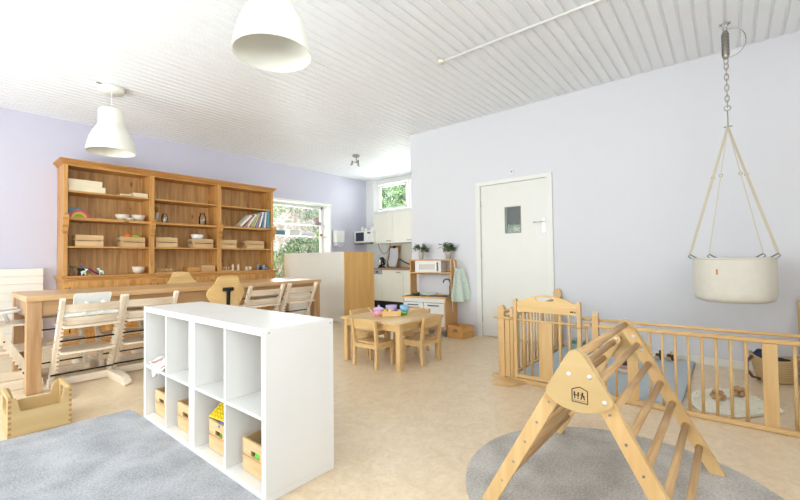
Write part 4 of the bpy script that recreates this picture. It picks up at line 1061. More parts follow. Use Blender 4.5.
# apron over the right side
AP = empty('apron', 'pale mint patterned child apron hanging on the right side of the play kitchen', 'apron', (4.835, 2.985, .5), -.45)
def apm():
    m, N, L, b = base_mat('mint_apron', .85); tc = N.new('ShaderNodeTexCoord'); v = N.new('ShaderNodeTexVoronoi'); v.inputs['Scale'].default_value = 55
    L.new(tc.outputs['Object'], v.inputs['Vector']); r_ = N.new('ShaderNodeValToRGB'); r_.color_ramp.elements[0].position = .25; r_.color_ramp.elements[1].position = .4
    r_.color_ramp.elements[0].color = lin((240, 243, 238))+(1,); r_.color_ramp.elements[1].color = lin((206, 224, 210))+(1,)
    L.new(v.outputs['Distance'], r_.inputs[0]); L.new(r_.outputs[0], b.inputs['Base Color']); return m
m = MB()
def af(u, v):
    w = .075+.115*min(1, v*1.15); a = -1+2*u
    return Vector((.02+a*w+.02*v, -.012-.016*math.sin(u*13+1)*v-.02*v, .47-.47*v-.02*math.sin(u*3.1)))
m.grid(af, 28, 18); o = m.build('apron_body', apm(), AP, recalc=False)
md = o.modifiers.new('s', 'SOLIDIFY'); md.thickness = .003; md.offset = 0
m = MB(); m.tube([(-.05, -.008, .46), (-.04, .03, .56), (-.01, .075, .603), (.03, .05, .58), (.09, -.008, .46)], .006, 6); m.build('neck_strap', paint('strap_cream', (236, 232, 222), .8), AP)
m = MB(); m.tube([(-.12, -.03, .12), (-.125, -.03, 0), (-.12, -.03, -.14)], .005, 6); m.tube([(.16, -.03, .10), (.17, -.03, -.03), (.16, -.03, -.15)], .005, 6); split_build(m, 'tie', paint('strap_cream', (236, 232, 222), .8), AP)
PKM = Matrix.Translation((4.610, 3.425, 0)) @ Matrix.Rotation(.12, 4, 'Z') @ Matrix.Translation((-4.64, -3.44, 0))   # the play kitchen stands slightly turned
for o in set(bpy.data.objects)-_before:
    if o.parent is None:
        o.location = PKM @ o.location; o.rotation_euler.z += .12
crate('toy_crate', 'low slatted wooden crate on the floor beside the play kitchen', (4.80, 2.925, .002), -.13, .26, .27, .165, None, True, PB)

# ---------------------------------------------------------------- small table and chairs
r = empty('play_table', 'low square beech play table with rounded corners, set with toy dishes', 'table', (3.315, 2.895, 0))
m = MB(); m.prism(rounded([(-.395, -.435), (.395, -.435), (.395, .435), (-.395, .435)], .05, 5), .022, Matrix.Translation((0, 0, .464))); m.build('tabletop', beech('x'), r)
m = MB()
for s in (-1, 1): m.box(-.31, .31, s*.385-.01, s*.385+.01, .385, .453); m.box(s*.345-.01, s*.345+.01, -.35, .35, .385, .453)
split_build(m, 'apron', beech('x'), r)
for sx in (-1, 1):
    for sy in (-1, 1):
        m = MB(); m.box(sx*.335-.027, sx*.335+.027, sy*.375-.027, sy*.375+.027, .002, .453, .004); m.build('leg', beech('z'), r)
def small_chair(label, loc, rz):
    """faces +y locally, back at -y"""
    r = empty('child_chair', label, 'chair', loc, rz, 'small beech chairs around the play table')
    for s in (-1, 1):
        m = MB(); pr = [(-.150, .002), (-.118, .002), (-.108, .12), (-.106, .24), (-.122, .36), (-.146, .49), (-.168, .495), (-.176, .485), (-.156, .36), (-.142, .24), (-.142, .12)]
        m.prism(pr, .028, MYZ(s*.158)); m.build('rear_leg', beech('z'), r)
        m = MB(); m.box(s*.158-.014, s*.158+.014, .095, .127, .002, .235, .003); m.build('front_leg', beech('z'), r)
        m = MB(); m.box(s*.158-.010, s*.158+.010, -.108, .095, .195, .235, .001); m.build('side_rail', beech('y'), r)
    m = MB()
    def sf(u, v):
        x = -.172+.344*u; y = -.108+.25*v; return Vector((x, y, .252-.008*math.sin(PI*u)*math.sin(PI*v)))
    m.prism(rounded([(-.172, -.105), (.172, -.105), (.172, .142), (-.172, .142)], .02), .018, Matrix.Translation((0, 0, .245))); m.build('seat', beech('x'), r)
    m = MB(); m.box(-.144, .144, .10, .118, .195, .235, .001); m.box(-.144, .144, -.135, -.115, .195, .235, .001); split_build(m, 'cross_rail', beech('x'), r)
    m = MB(); n = 8
    vs = []
    for i in range(n+1):
        u = -1+2*i/n; x = u*.146; off = -.012*(1-u*u)
        top = .487+.010*(1-u*u)
        vs.append([m.bm.verts.new((x, y+off, z)) for y, z in ((-.140, .385), (-.124, .385), (-.152, top), (-.168, top))])
    for i in range(n):
        for k in range(4): m.bm.faces.new((vs[i][k], vs[i][(k+1) % 4], vs[i+1][(k+1) % 4], vs[i+1][k]))
    m.bm.faces.new(vs[0]); m.bm.faces.new(vs[-1][::-1]); m.build('backrest', beech('x'), r)
    return r
ch = small_chair('small beech chair at the play table, back towards the white cube shelves', (3.02, 2.90, 0), -PI/2)
index_kids(None)
copy_tree(ch, 'small beech chair on the playpen side of the play table', (3.415, 2.585, 0), 0.03)
copy_tree(ch, 'small beech chair on the side of the play table facing the partition', (3.43, 3.36, 0), PI)
copy_tree(ch, 'small beech chair between the play table and the play kitchen', (3.74, 2.98, 0), PI/2)
TT = .4755
tp = empty('teapot', 'pink toy teapot with a lavender lid on the play table', 'teapot', (3.225, 3.02, TT), 2.6)
m = MB(); m.lathe([(0, .001), (.04, .001), (.062, .03), (.058, .055), (.04, .072), (0, .072)], n=24); m.build('pot_body', paint('toy_pink', (232, 168, 184), .45), tp)
m = MB(); m.tube([(.05, 0, .035), (.08, 0, .05), (.095, 0, .075)], [.013, .010, .007], 8); m.build('spout', paint('toy_pink', (232, 168, 184), .45), tp)
m = MB(); m.lathe([(.066, .068), (.05, .085), (.02, .097), (.010, .10), (.013, .115), (0, .12)], n=24); m.build('lid', paint('toy_lavender', (200, 176, 220), .45), tp)
m = MB(); m.tube([(-.05, 0, .06), (-.085, 0, .055), (-.085, 0, .03), (-.052, 0, .025)], .007, 8); m.build('handle', paint('toy_pink', (232, 168, 184), .45), tp)
bt = empty('wooden_tray', 'small open birch tray with play food on the play table', 'tray', (3.29, 2.90, TT), -.72)
m = MB(); m.box(-.10, .10, -.055, .055, .001, .008); m.build('tray_base', birch('x'), bt)
m = MB()
m.prism([(-.095, .002), (.095, .002), (.115, .058), (-.115, .058)], .008, MXZ(-.058)); m.prism([(-.095, .002), (.095, .002), (.115, .058), (-.115, .058)], .008, MXZ(.058))
m.bar((-.097, 0, .002), (-.117, 0, .058), .108, .008, (0, 1, 0)) if False else None
split_build(m, 'tray_side', birch('x'), bt)
m = MB()
for s in (-1, 1): m.bar((s*.095, 0, .004), (s*.115, 0, .058), .008, .112, (0, 1, 0))
split_build(m, 'tray_end', birch('z'), bt)
def food(c, rr, sc, col, label):
    m = MB(); m.ball(c, rr, sc); tag(m.build('play_food', paint('fd%d_%d' % (col[0], col[2]), col, .5)), label, 'toy food')
food((3.245, 2.94, TT+.045), .026, (1, 1, 1), (240, 176, 60), 'orange play fruit at the left in the birch tray')
food((3.285, 2.905, TT+.045), .026, (1, 1, 1), (244, 214, 70), 'yellow play fruit in the middle of the birch tray')
food((3.335, 2.865, TT+.042), .026, (1.2, .8, 1), (110, 60, 140), 'purple play fruit at the right in the birch tray')
food((3.30, 2.95, TT+.040), .024, (1.3, .9, 1), (110, 60, 60), 'dark red play fruit at the back of the birch tray')
pp = empty('toy_pot', 'lavender toy cooking pot on the play table behind the tray', 'toy pot', (3.44, 3.02, TT))
m = MB(); m.lathe([(0, .001), (.055, .001), (.066, .095), (.061, .095), (.050, .008), (0, .008)], n=24); m.build('pot_body', paint('toy_lavender', (200, 176, 220), .45), pp)
m = MB(); m.tube([(.062, -.02, .08), (.085, 0, .08), (.062, .02, .08)], .005, 6); m.build('handle', paint('toy_lavender', (200, 176, 220), .45), pp)
bc = empty('toy_cup', 'sky blue toy cup at the right of the toy dishes', 'toy cup', (3.53, 2.90, TT))
m = MB(); m.lathe([(0, .001), (.036, .001), (.052, .05), (.052, .095), (.047, .095), (.046, .05), (.030, .008), (0, .008)], n=24); m.build('cup_body', paint('toy_sky', (140, 196, 232), .45), bc)
m = MB(); m.tube([(.046, 0, .065), (.07, 0, .06), (.066, 0, .03), (.042, 0, .025)], .006, 8); m.build('handle', paint('toy_sky', (140, 196, 232), .45), bc)
m = MB(); m.lathe([(0, .001), (.036, .001), (.043, .035), (.036, .038), (0, .034)], (3.43, 2.83, TT), 20); tag(m.build('toy_bowl', paint('toy_leaf', (126, 184, 74), .45)), 'low green toy bowl in front of the lavender pot', 'toy bowl')

# ---------------------------------------------------------------- playpen
PEN = empty('playpen', 'beech playpen with an arched gate, long barred front and two barred sides', 'playpen', (3.38, .55, 0))
px, py = 3.38, .55
def L(x): return x-px
def K(y): return y-py
def panel(axis, a, b, c, planks, pitch=.075, phase=0.0, name='front_panel', skip=()):
    """barred panel running along axis ('y' or 'x') from a to b at cross coordinate c"""
    lo, hi = min(a, b), max(a, b)
    def bx(m, u0, u1, w0, w1, z0, z1, bev=0):
        if axis == 'y': m.box(L(c)+w0, L(c)+w1, K(u0), K(u1), z0, z1, bev)
        else: m.box(L(u0), L(u1), K(c)+w0, K(c)+w1, z0, z1, bev)
    def P(u, z): return (L(c), K(u), z) if axis == 'y' else (L(u), K(c), z)
    m = MB(); bx(m, lo, hi, -.028, .028, .002, .032, .004); f = m.build(name, beech(axis), PEN)
    m = MB(); bx(m, lo, hi, -.020, .020, .543, .572, .008); m.build('rail', beech(axis), f)
    m = MB(); m.tube([P(lo, .603), P(hi, .603)], .0115, 12); m.build('top_rail', beech(axis), f)
    k = math.ceil((lo-phase)/pitch)
    while phase+k*pitch < hi-.01:
        u = phase+k*pitch; k += 1
        if any(abs(u-p) < pitch*.75 for p in planks) or u < lo+.02: continue
        m = MB(); m.tube([P(u, .030), P(u, .545)], .0095, 10); m.build('bar', beech('z'), f)
    for p in planks:
        m = MB(); bx(m, p-.036, p+.036, -.009, .009, .030, .545, .002); m.build('plank', beech('z'), f)
    return f
fp = panel('y', -.47, .81, 3.38, (.578, -.173), .075, .015, 'front_panel')
# short link between post and gate
m = MB(); m.box(L(3.36), L(3.40), K(.86), K(.925), .545, .570, .006); lk = m.build('gate_link', beech('y'), PEN)
m = MB(); m.tube([(0, K(.86), .603), (0, K(.93), .603)], .0115, 10); m.build('rail', beech('y'), lk)
m = MB(); m.tube([(0, K(.895), .03), (0, K(.895), .55)], .0095, 10); m.build('bar', beech('z'), lk)
def post(x, y, wx, wy, z, name='post', base=.002):
    m = MB()
    if wy >= wx:
        n = 10; poly = [(K(y)-wy/2, base), (K(y)+wy/2, base)]+[(K(y)+wy/2*math.cos(PI*k/n), z-wy/2+wy/2*math.sin(PI*k/n)) for k in range(n+1)]
        m.prism(poly, wx, MYZ(L(x)))
    else:
        n = 10; poly = [(L(x)-wx/2, base), (L(x)+wx/2, base)]+[(L(x)+wx/2*math.cos(PI*k/n), z-wx/2+wx/2*math.sin(PI*k/n)) for k in range(n+1)]
        m.prism(poly, wy, MXZ(K(y)))
    return m.build(name, beech('z'), PEN)
post(3.38, .828, .05, .042, .660)
post(3.385, 1.622, .05, .058, .668)
post(3.385, 1.525, .035, .030, .655)
m = MB(); m.box(L(3.375), L(3.392), K(1.548), K(1.61), .03, .555); m.build('end_board', beech('z'), PEN)
m = MB(); m.tube([(L(3.385), K(1.545), .625), (L(3.385), K(1.62), .625)], .013, 10); m.build('hinge_dowel', rungw('y'), PEN)
m = MB(); m.tube([(L(3.36), K(1.50), .558), (L(3.36), K(1.69), .558)], .010, 10); m.build('latch_dowel', beech('y'), PEN)
m = MB(); m.prism(rounded([(3.15-px, 1.61-py), (3.19-px, 1.46-py), (3.34-px, 1.40-py), (3.42-px, 1.34-py), (3.42-px, 1.64-py), (3.26-px, 1.67-py)], .05, 6), .018, Matrix.Translation((0, 0, .011))); m.build('foot_plate', beech('y'), PEN)
m = MB(); m.prism(rounded([(3.36-px, 1.64-py), (3.48-px, 1.64-py), (3.48-px, 1.735-py), (3.36-px, 1.735-py)], .045, 6), .018, Matrix.Translation((0, 0, .011))); m.build('foot_plate', beech('y'), PEN)
m = MB()
for z in (.53, .46, .07): m.tube([(L(3.357), K(1.635), z), (L(3.361), K(1.635), z)], .006, 8)
split_build(m, 'screw', STEEL, PEN)
# gate
gx = 3.352
y0, y1 = .93, 1.487
m = MB(); n = 20
top = []
for k in range(n+1):
    u = k/n; y = y1-.022-(y1-y0-.044)*u; s = math.sin(PI*min(1, max(0, (u-.06)/.88)))
    top.append((K(y), .718+.060*max(0, s)**.8))
poly = [(K(y0+.022), .628), (K(y1-.022), .628)]+top
slot = rounded([(K(1.14), .729), (K(1.29), .729), (K(1.29), .760), (K(1.14), .760)], .012, 4)
m.prism(poly, .020, MYZ(L(gx)), [slot]); gt = m.build('gate', birch('y'), PEN)
for y in (y0+.012, y1-.012):
    m = MB(); nn = 6; m.prism([(K(y)-.014, .05), (K(y)+.014, .05), (K(y)+.014, .728), (K(y)+.006, .738), (K(y)-.006, .738), (K(y)-.014, .728)], .042, MYZ(L(gx))); m.build('stile', beech('z'), gt)
m = MB(); m.tube([(L(gx), K(y0), .553), (L(gx), K(y1), .553)], .0095, 10); m.build('crossbar', beech('y'), gt)
m = MB(); m.box(L(gx)-.016, L(gx)+.016, K(y0)+.02, K(y1)-.02, .052, .078, .003); m.build('bottom_rail', beech('y'), gt)
for y in (1.405, 1.335, 1.095, 1.02):
    m = MB(); m.tube([(L(gx), K(y), .07), (L(gx), K(y), .63)], .0095, 10); m.build('bar', beech('z'), gt)
m = MB(); m.box(L(gx)-.007, L(gx)+.007, K(1.158), K(1.272), .07, .545, .002); m.build('plank', beech('z'), gt)
m = MB(); m.box(L(gx)-.03, L(gx)+.0, K(y0)-.055, K(y0)+.06, .530, .542, .004); m.build('latch', rungw('y'), gt)
INK = paint('burnt_mark', (50, 36, 28), .6)
m = MB()
for a, b in ((.992, .982), (1.008, .996)): m.box(L(gx)-.0108, L(gx)-.010, K(b), K(a), .648, .660)
m.box(L(gx)-.0108, L(gx)-.010, K(.966), K(.976), .648, .657)
m.build('burnt_mark', INK, gt)
m = MB(); m.box(L(3.35), L(3.41), K(.86), K(1.50), .002, .04, .004); m.build('threshold', beech('y'), PEN)
# sides and wall posts
panel('x', 3.42, 4.99, 1.60, (4.33,), .085, 3.44, 'side_panel')
panel('x', 3.42, 4.99, -.485, (4.33,), .085, 3.44, 'side_panel')
post(5.010, 1.655, .024, .095, .712, 'wall_post')
post(5.010, -.498, .024, .095, .712, 'wall_post')
post(3.385, -.485, .05, .042, .660)

# ---------------------------------------------------------------- inside the pen
m = MB(); m.box(3.45, 4.975, .30, 1.55, .003, .031, .008, seg=2)
mt = empty('play_mat', 'flat grey-blue padded mat on the floor inside the playpen', 'mat', (0, 0, 0)); m.build('cushion', paint('mat_blue', (188, 198, 204), .65, var=.03), mt)
m = MB(); m.tube([(3.452, .302, .017), (4.973, .302, .017)], .004, 6); m.build('piping', paint('mat_edge', (70, 90, 106), .7), mt)
# sheepskin
outl = [(a_+.0, b_+.022) for a_, b_ in [(3.775, .262), (3.95, .21), (4.10, .10), (4.15, 0), (4.06, -.14), (3.90, -.20), (3.80, -.29), (3.74, -.24), (3.66, -.17), (3.53, -.06), (3.46, .06), (3.47, .17), (3.60, .22)]]
ctr = Vector((3.80, .03))
sk = empty('sheepskin', 'cream shaggy sheepskin on the floor of the playpen with two bead toys on it', 'sheepskin', (0, 0, 0))
FUR = paint('fleece', (255, 248, 230), .95, var=.04, scale=30)
ol = rounded(outl, .04, 3)
m = MB(); m.prism(ol, .016, Matrix.Translation((0, 0, .012))); m.build('hide', FUR, sk)
rnd = random.Random(5)
def inside(p, poly):
    c = False; n = len(poly)
    for i in range(n):
        a, b = poly[i], poly[i-1]
        if (a[1] > p[1]) != (b[1] > p[1]) and p[0] < (b[0]-a[0])*(p[1]-a[1])/(b[1]-a[1])+a[0]: c = not c
    return c
m = MB(); cnt = 0
while cnt < 1900:
    p = (rnd.uniform(3.44, 4.17), rnd.uniform(-.30, .38))
    if not inside(p, ol): continue
    cnt += 1; a = rnd.uniform(0, 2*PI); l = rnd.uniform(.018, .034); w = .0045
    d = Vector((math.cos(a)*.6, math.sin(a)*.6, rnd.uniform(.12, .4))).normalized(); sd = Vector((-math.sin(a), math.cos(a), 0))*w; q = Vector((p[0], p[1], .016))
    m.bm.faces.new([m.bm.verts.new(v) for v in (q-sd, q+sd, q+d*l+sd*.3, q+d*l-sd*.3)])
o = m.build('fleece', FUR, sk, recalc=False); o['kind'] = 'stuff'
def beads(label, c, z0, seed, nb=9):
    rnd = random.Random(seed); root = empty('bead_toy', label, 'toy', (c[0], c[1], z0))
    bw = wood('bead_wood', (206, 166, 122), (178, 134, 92), 'x', 4, .5)
    for i in range(nb):
        lay = i//5; a = 2*PI*i/5+lay*.6; rr = .038 if lay == 0 else .022
        m = MB(); m.ball((math.cos(a)*rr*(1.0), math.sin(a)*rr*.9, .018+lay*.030), .0185, n=14); m.build('bead', bw, root)
    m = MB(); m.tube([(math.cos(2*PI*k/20)*.038*1.1, math.sin(2*PI*k/20)*.038, .021) for k in range(20)], .003, 6, closed=True); m.build('cord', paint('cord_tan', (150, 110, 70), .8), root)
beads('wooden bead ball on the sheepskin, nearer the long barred front', (3.80, .098), .028, 1)
beads('wooden bead ball on the sheepskin, nearer the wall', (3.99, -.025), .028, 2)
# wooden trucks at the wall edge of the mat
def blocktoy(label, x, y):
    r = empty('wooden_toy', label, 'toy', (x, y, .032)); dk = paint('walnut_toy', (84, 58, 42), .5); lt = paint('maple_toy', (214, 180, 146), .5)
    for s in (-1, 1):
        m = MB(); m.lathe([(0, -.012), (.022, -.012), (.022, .012), (0, .012)], n=16, M=Matrix.Translation((0, s*.022, .023)) @ Matrix.Rotation(PI/2, 4, 'Y')); m.build('wheel', lt if s > 0 else dk, r)
    m = MB(); m.box(-.012, .012, -.034, .034, .03, .066, .006); m.build('body', dk, r)
    m = MB(); m.tube([(0, -.006, .06), (0, -.006, .10)], .011, 10); m.build('peg_figure', lt if y < .55 else dk, r)
blocktoy('dark and pale wooden toy on the mat by the wall, left of its twin', 4.83, .585)
blocktoy('wooden toy with a pale peg on the mat by the wall, right of its twin', 4.86, .490)
# sage leafy soft toy
lt = empty('soft_nest', 'sage green soft round toy with leaves by the wall in the playpen', 'soft toy', (4.76, 1.33, .032))
m = MB(); m.lathe([(0, 0), (.10, 0), (.125, .035), (.12, .075), (.09, .095), (.06, .075), (0, .06)], n=24); m.build('cushion', paint('sage_cloth', (160, 190, 178), .9), lt)
m = MB()
for k in range(16):
    a = 2*PI*k/16+.2*(k % 2); el = .3+.5*(k % 3); d = Vector((math.cos(a)*math.cos(el), math.sin(a)*math.cos(el), math.sin(el))); q = Vector((math.cos(a)*.05, math.sin(a)*.05, .08)); sd = Vector((-math.sin(a), math.cos(a), 0))*.022
    m.prism([(0, 0), (.035, .02), (.085, 0), (.035, -.02)], .004, Matrix.Translation(q) @ Matrix(((d.x, sd.x/.022, 0, 0), (d.y, sd.y/.022, 0, 0), (d.z, 0, 1, 0), (0, 0, 0, 1))))
split_build(m, 'leaf', paint('sage_leaf', (140, 172, 158), .9), lt)
# ring / bead pile behind the gate
rt = empty('bead_chain', 'pile of small wooden rings and beads on the mat behind the gate', 'toy', (3.92, 1.215, .032))
rnd = random.Random(9)
for k in range(26):
    m = MB(); rr = rnd.choice([.013, .018]); z = rr+.026*(k//6); q_ = 1-.18*(k//6); m.ball((rnd.uniform(-.07, .07)*q_, rnd.uniform(-.06, .06)*q_, z), rr, n=10)
    m.build('bead', paint('bead_%d' % (k % 3), [(206, 176, 130), (150, 112, 72), (226, 206, 170)][k % 3], .5), rt)
for k in range(4):
    m = MB(); c = Vector((-.06+.04*k, .03*math.sin(k*2), .028)); m.tube([c+Vector((math.cos(a*PI/8)*.022, 0, math.sin(a*PI/8)*.022)) for a in range(16)], .005, 6, closed=True); m.build('ring', beech('x'), rt)
# stacked drums
st = empty('stacking_toy', 'low stack of black, pink and cream discs on the mat behind the triangle', 'toy', (4.17, .765, .032))
for z0, z1, rr, col, nm in ((0, .036, .085, (226, 214, 190), 'cream_disc'), (.037, .072, .082, (200, 156, 140), 'pink_disc'), (.073, .10, .078, (60, 58, 60), 'black_disc')):
    m = MB(); m.lathe([(0, z0), (rr, z0), (rr, z1), (0, z1)], n=28); m.build(nm, paint(nm, col, .55), st)
# straw basket
bs_ = empty('straw_basket', 'woven straw basket with a brown leather handle in the far right of the pen', 'basket', (4.72, -.272, 0))
def straw():
    m, N, L_, b = base_mat('straw', .8); tc = N.new('ShaderNodeTexCoord'); w = N.new('ShaderNodeTexWave'); w.bands_direction = 'Z'; w.inputs['Scale'].default_value = 20; w.inputs['Distortion'].default_value = 1.5
    L_.new(tc.outputs['Object'], w.inputs['Vector']); r_ = N.new('ShaderNodeValToRGB'); r_.color_ramp.elements[0].color = lin((188, 158, 110))+(1,); r_.color_ramp.elements[1].color = lin((218, 190, 142))+(1,)
    L_.new(w.outputs['Fac'], r_.inputs[0]); L_.new(r_.outputs[0], b.inputs['Base Color'])
    bp = N.new('ShaderNodeBump'); bp.inputs['Distance'].default_value = .01; bp.inputs['Strength'].default_value = .3; L_.new(w.outputs['Fac'], bp.inputs['Height']); L_.new(bp.outputs[0], b.inputs['Normal']); return m
STRAW = straw()
m = MB()
def bf(u, v):
    a = 2*PI*u; k = .68+.32*v**.8; e = abs(math.sin(a))
    return Vector((math.cos(a)*.13*k, math.sin(a)*.172*k, .004+v*(.195+.045*e**3)))
m.grid(bf, 40, 14); m.prism([(math.cos(2*PI*k/40)*.13*.68, math.sin(2*PI*k/40)*.172*.68) for k in range(40)], .006, Matrix.Translation((0, 0, .006)))
o = m.build('basket_body', STRAW, bs_); md = o.modifiers.new('s', 'SOLIDIFY'); md.thickness = .010; md.offset = -1
LEATHER = paint('brown_leather', (104, 62, 48), .5)
m = MB(); m.tube([(-.08, .150, .215), (-.115, .185, .17), (-.125, .185, .10), (-.125, .15, .045), (-.12, .10, .035)], .012, 8)
m.build('handle', LEATHER, bs_)
m = MB(); m.tube([(.08, -.140, .215), (.100, -.155, .14), (.105, -.12, .06), (.10, -.08, .10)], .009, 8); m.build('handle', LEATHER, bs_)
crumple('navy_cloth', paint('navy_cloth', (44, 52, 82), .8), 'navy cloth spilling over the left end of the straw basket', 'cloth', (4.69, -.19, .225), .055, .055, .045, 4)
crumple('dark_cloth', paint('dark_cloth', (44, 42, 48), .8), 'dark cloth lying in the middle of the straw basket', 'cloth', (4.72, -.31, .175), .07, .06, .03, 8)

# ---------------------------------------------------------------- climbing triangle
T = empty('climbing_triangle', 'wooden climbing triangle with round rungs on the round grey rug', 'climbing frame', (2.08, .468, 0))
Z0 = .0115
tz = .585
def yl(z): return .452-.57*z-0.0    # offset from centre line at height z (foot at +-.41)
YC = 0.0
def legpt(s, z): return s*max(.0, (0.392-.545*z))
for sx, xx in ((-1, 1.635-2.08), (1, 2.53-2.08)):
    # right ladder (towards -y) runs up to the rounded apex, left ladder butts against it
    for s, ztop in ((-1, .735), (1, .655)):
        a = Vector((xx, s*(0.392-.545*0), Z0)); b = Vector((xx, s*(0.392-.545*ztop), ztop)); d = (b-a).normalized()
        # profile in YZ
        nrm = Vector((0, -d.z, d.y)); w = .029
        p = [a+nrm*w, a-nrm*w]
        # cut foot level with the floor
        foot = [Vector((xx, a.y-.033, Z0)), Vector((xx, a.y+.033, Z0))]
        n = 8; arc = []
        ctr_ = b-d*.03
        for k in range(n+1):
            t = PI*k/n; arc.append(ctr_+nrm*w*math.cos(t)*(1)+d*w*math.sin(t))
        poly = [(q.y, q.z) for q in foot]
        e1_ = ctr_-nrm*w; e2_ = ctr_+nrm*w
        # order: foot(-y), foot(+y), then up the +y edge
        pos, neg = (e1_, e2_) if e1_.y > e2_.y else (e2_, e1_)
        arcp = arc if arc[0].y > arc[-1].y else arc[::-1]
        poly = [(foot[0].y, foot[0].z), (foot[1].y, foot[1].z)]+[(q.y, q.z) for q in arcp]
        m = MB(); m.prism(poly, .028, MYZ(xx)); m.build('ladder_side', beech('z'), T)
        m = MB(); o_ = -.0145 if sx < 0 else .0145
        for z in (.128, .225, .325, .42, .514):
            yy = s*(0.392-.545*z); m.tube([(xx+o_, yy, z), (xx+o_*1.08, yy, z)], .0055, 8)
        split_build(m, 'screw', STEEL, T)
for s in (-1, 1):
    for z in (.128, .225, .325, .42, .514, .61):
        yy = s*(0.392-.545*z); m = MB(); m.tube([(1.64-2.08, yy, z), (2.525-2.08, yy, z)], .0155, 14); m.build('rung', rungw('x'), T)
m = MB(); m.tube([(1.63-2.08, .0, .716), (2.535-2.08, .0, .716)], .0175, 14); m.build('top_rung', rungw('x'), T)
plate = [(0.008, .752)]
base = [(-.035, .742), (-.006, .757), (.02, .757), (.045, .735), (.128, .565), (.118, .538), (.06, .517), (0, .508), (-.06, .513), (-.118, .534), (-.132, .560)]
pl_ = rounded([(.003, .773), (.124, .562), (.07, .519), (0, .504), (-.075, .517), (-.138, .557)], [.07, .03, .04, .05, .04, .03], 6)
for xx, nm in ((1.6095-2.08, 'near'), (2.5555-2.08, 'far')):
    m = MB(); m.prism(pl_, .021, MYZ(xx)); g = m.build('gable_plate', ply('y'), T)
    m = MB(); x_ = xx-.0105 if nm == 'near' else xx-.0395
    pts_ = ((.024, .648), (-.050, .648), (-.100, .562)) if nm == 'near' else ((.045, .632), (-.043, .655), (-.082, .585))
    for yy, z in pts_: m.lathe([(0, -.006), (.006, -.005), (.0085, -.001), (.0085, .001), (0, .001)][::1], n=14, M=Matrix.Translation((x_, yy, z)) @ Matrix(((0, 0, 1, 0), (0, 1, 0, 0), (-1, 0, 0, 0), (0, 0, 0, 1))))
    split_build(m, 'bolt', paint('bolt_white', (226, 228, 230), .3, .2), g)
    if nm == 'near':
        m = MB(); xs = xx-.0110; t_ = .0008
        c0, zc = -.014, .570
        def stroke(y0, z0, y1, z1, w=.0032): m.bar((xs, c0+y0, zc+z0), (xs, c0+y1, zc+z1), w, t_, (1, 0, 0))
        hw_ = .028
        for a, b in (((hw_, -.024), (hw_, .022)), ((hw_, .022), (0, .034)), ((0, .034), (-hw_, .022)), ((-hw_, .022), (-hw_, -.026)), ((hw_, -.024), (-hw_, -.026))): stroke(*a, *b)
        for q in (.018, .006):   # left figures
            stroke(q, -.012, q, .014, .0036); 
        stroke(.023, .002, .001, .002, .004); stroke(.022, .012, .016, .002); stroke(.002, .012, .007, .002)
        stroke(-.010, .004, -.010, .015, .006); stroke(-.003, .006, -.019, -.001, .003); stroke(-.009, .005, -.004, -.013, .004); stroke(-.011, .003, -.018, -.012, .004)
        for k in range(9): stroke(.022-.005*k, -.0185, .0195-.005*k, -.0185, .002)
        m.build('burnt_emblem', INK, g)

# ---------------------------------------------------------------- hanging cradle
CR = empty('hanging_cradle', 'cream canvas baby hammock cradle hanging from the ceiling on a chain', 'cradle', (4.43, -.015, .70))
CAN = paint('canvas', (226, 221, 208), .9, var=.02, scale=20, bump=.15, bscale=200)
m = MB()
rx, ry = .285, .278
prof = [(.0, .0), (.5, .0), (.80, .006), (.93, .02), (.985, .045), (1.0, .09), (1.0, .22), (.995, .355), (1.0, .372)]
m.lathe([(a*rx, b) for a, b in prof], n=56, sy=ry/rx); o = m.build('basket_body', CAN, CR, recalc=True); md = o.modifiers.new('s', 'SOLIDIFY'); md.thickness = .006; md.offset = -1
m = MB(); m.tube([(math.cos(2*PI*k/56)*rx, math.sin(2*PI*k/56)*ry, .372) for k in range(56)], .008, 8, closed=True); m.build('rim', CAN, CR)
m = MB(); a = PI-.40
m.box(-.0015, .0015, -.006, .006, .24, .285, 0, Matrix.Translation((math.cos(PI-.38)*(rx+.002), math.sin(PI-.38)*(ry+.002), 0)) @ Matrix.Rotation(-.38, 4, 'Z')); m.build('leather_tag', paint('tan_leather', (214, 130, 70), .5), CR)
HOOKC = paint('slate_webbing', (96, 104, 112), .6)
top = Vector((0, .005, 1.508))
for k, (ax, ay) in enumerate(((.02, .292), (-.20, .150), (-.20, -.182), (.04, -.282))):
    R0 = Vector((ax*1.02, ay*1.02, .385)); d = (top-R0)
    mid = R0+d*.62
    m = MB(); m.bar(R0+Vector((0, 0, .02)), mid, .021, .006, (1, 0, 0) if abs(ay) > abs(ax) else (0, 1, 0)); m.bar(mid, top, .019, .006, (1, 0, 0) if abs(ay) > abs(ax) else (0, 1, 0)); s_ = m.build('strap', paint('strap_webbing', (206, 196, 174), .9), CR)
    m = MB(); mm_ = mid; m.tube([mm_+Vector((0, .013*math.cos(2*PI*q/12), .013*math.sin(2*PI*q/12))) for q in range(12)], .003, 6, closed=True); m.build('ring_buckle', STEEL, s_)
    m = MB(); sg = -1 if ay > 0 else 1
    m.tube([R0+Vector((0, 0, .025)), R0+Vector((0, sg*.03, .004)), R0+Vector((0, sg*.075, -.025))], .0055, 6); m.tube([R0+Vector((0, 0, .025)), R0+Vector((0, -sg*.012, .006)), R0+Vector((0, sg*.01, -.015))], .004, 6); m.build('hook', HOOKC, s_)
HG = empty('hanging_hardware', 'steel ceiling hook, spring and chain holding the cradle', 'hanging hardware', (4.43, -.012, 2.2))
m = MB(); m.box(-.015, .015, -.04, .04, .905, .915); m.tube([(0, -.03, .905), (0, -.012, .885), (0, .012, .885), (0, .03, .905)], .005, 8); m.build('ceiling_hook', CHROME, HG)
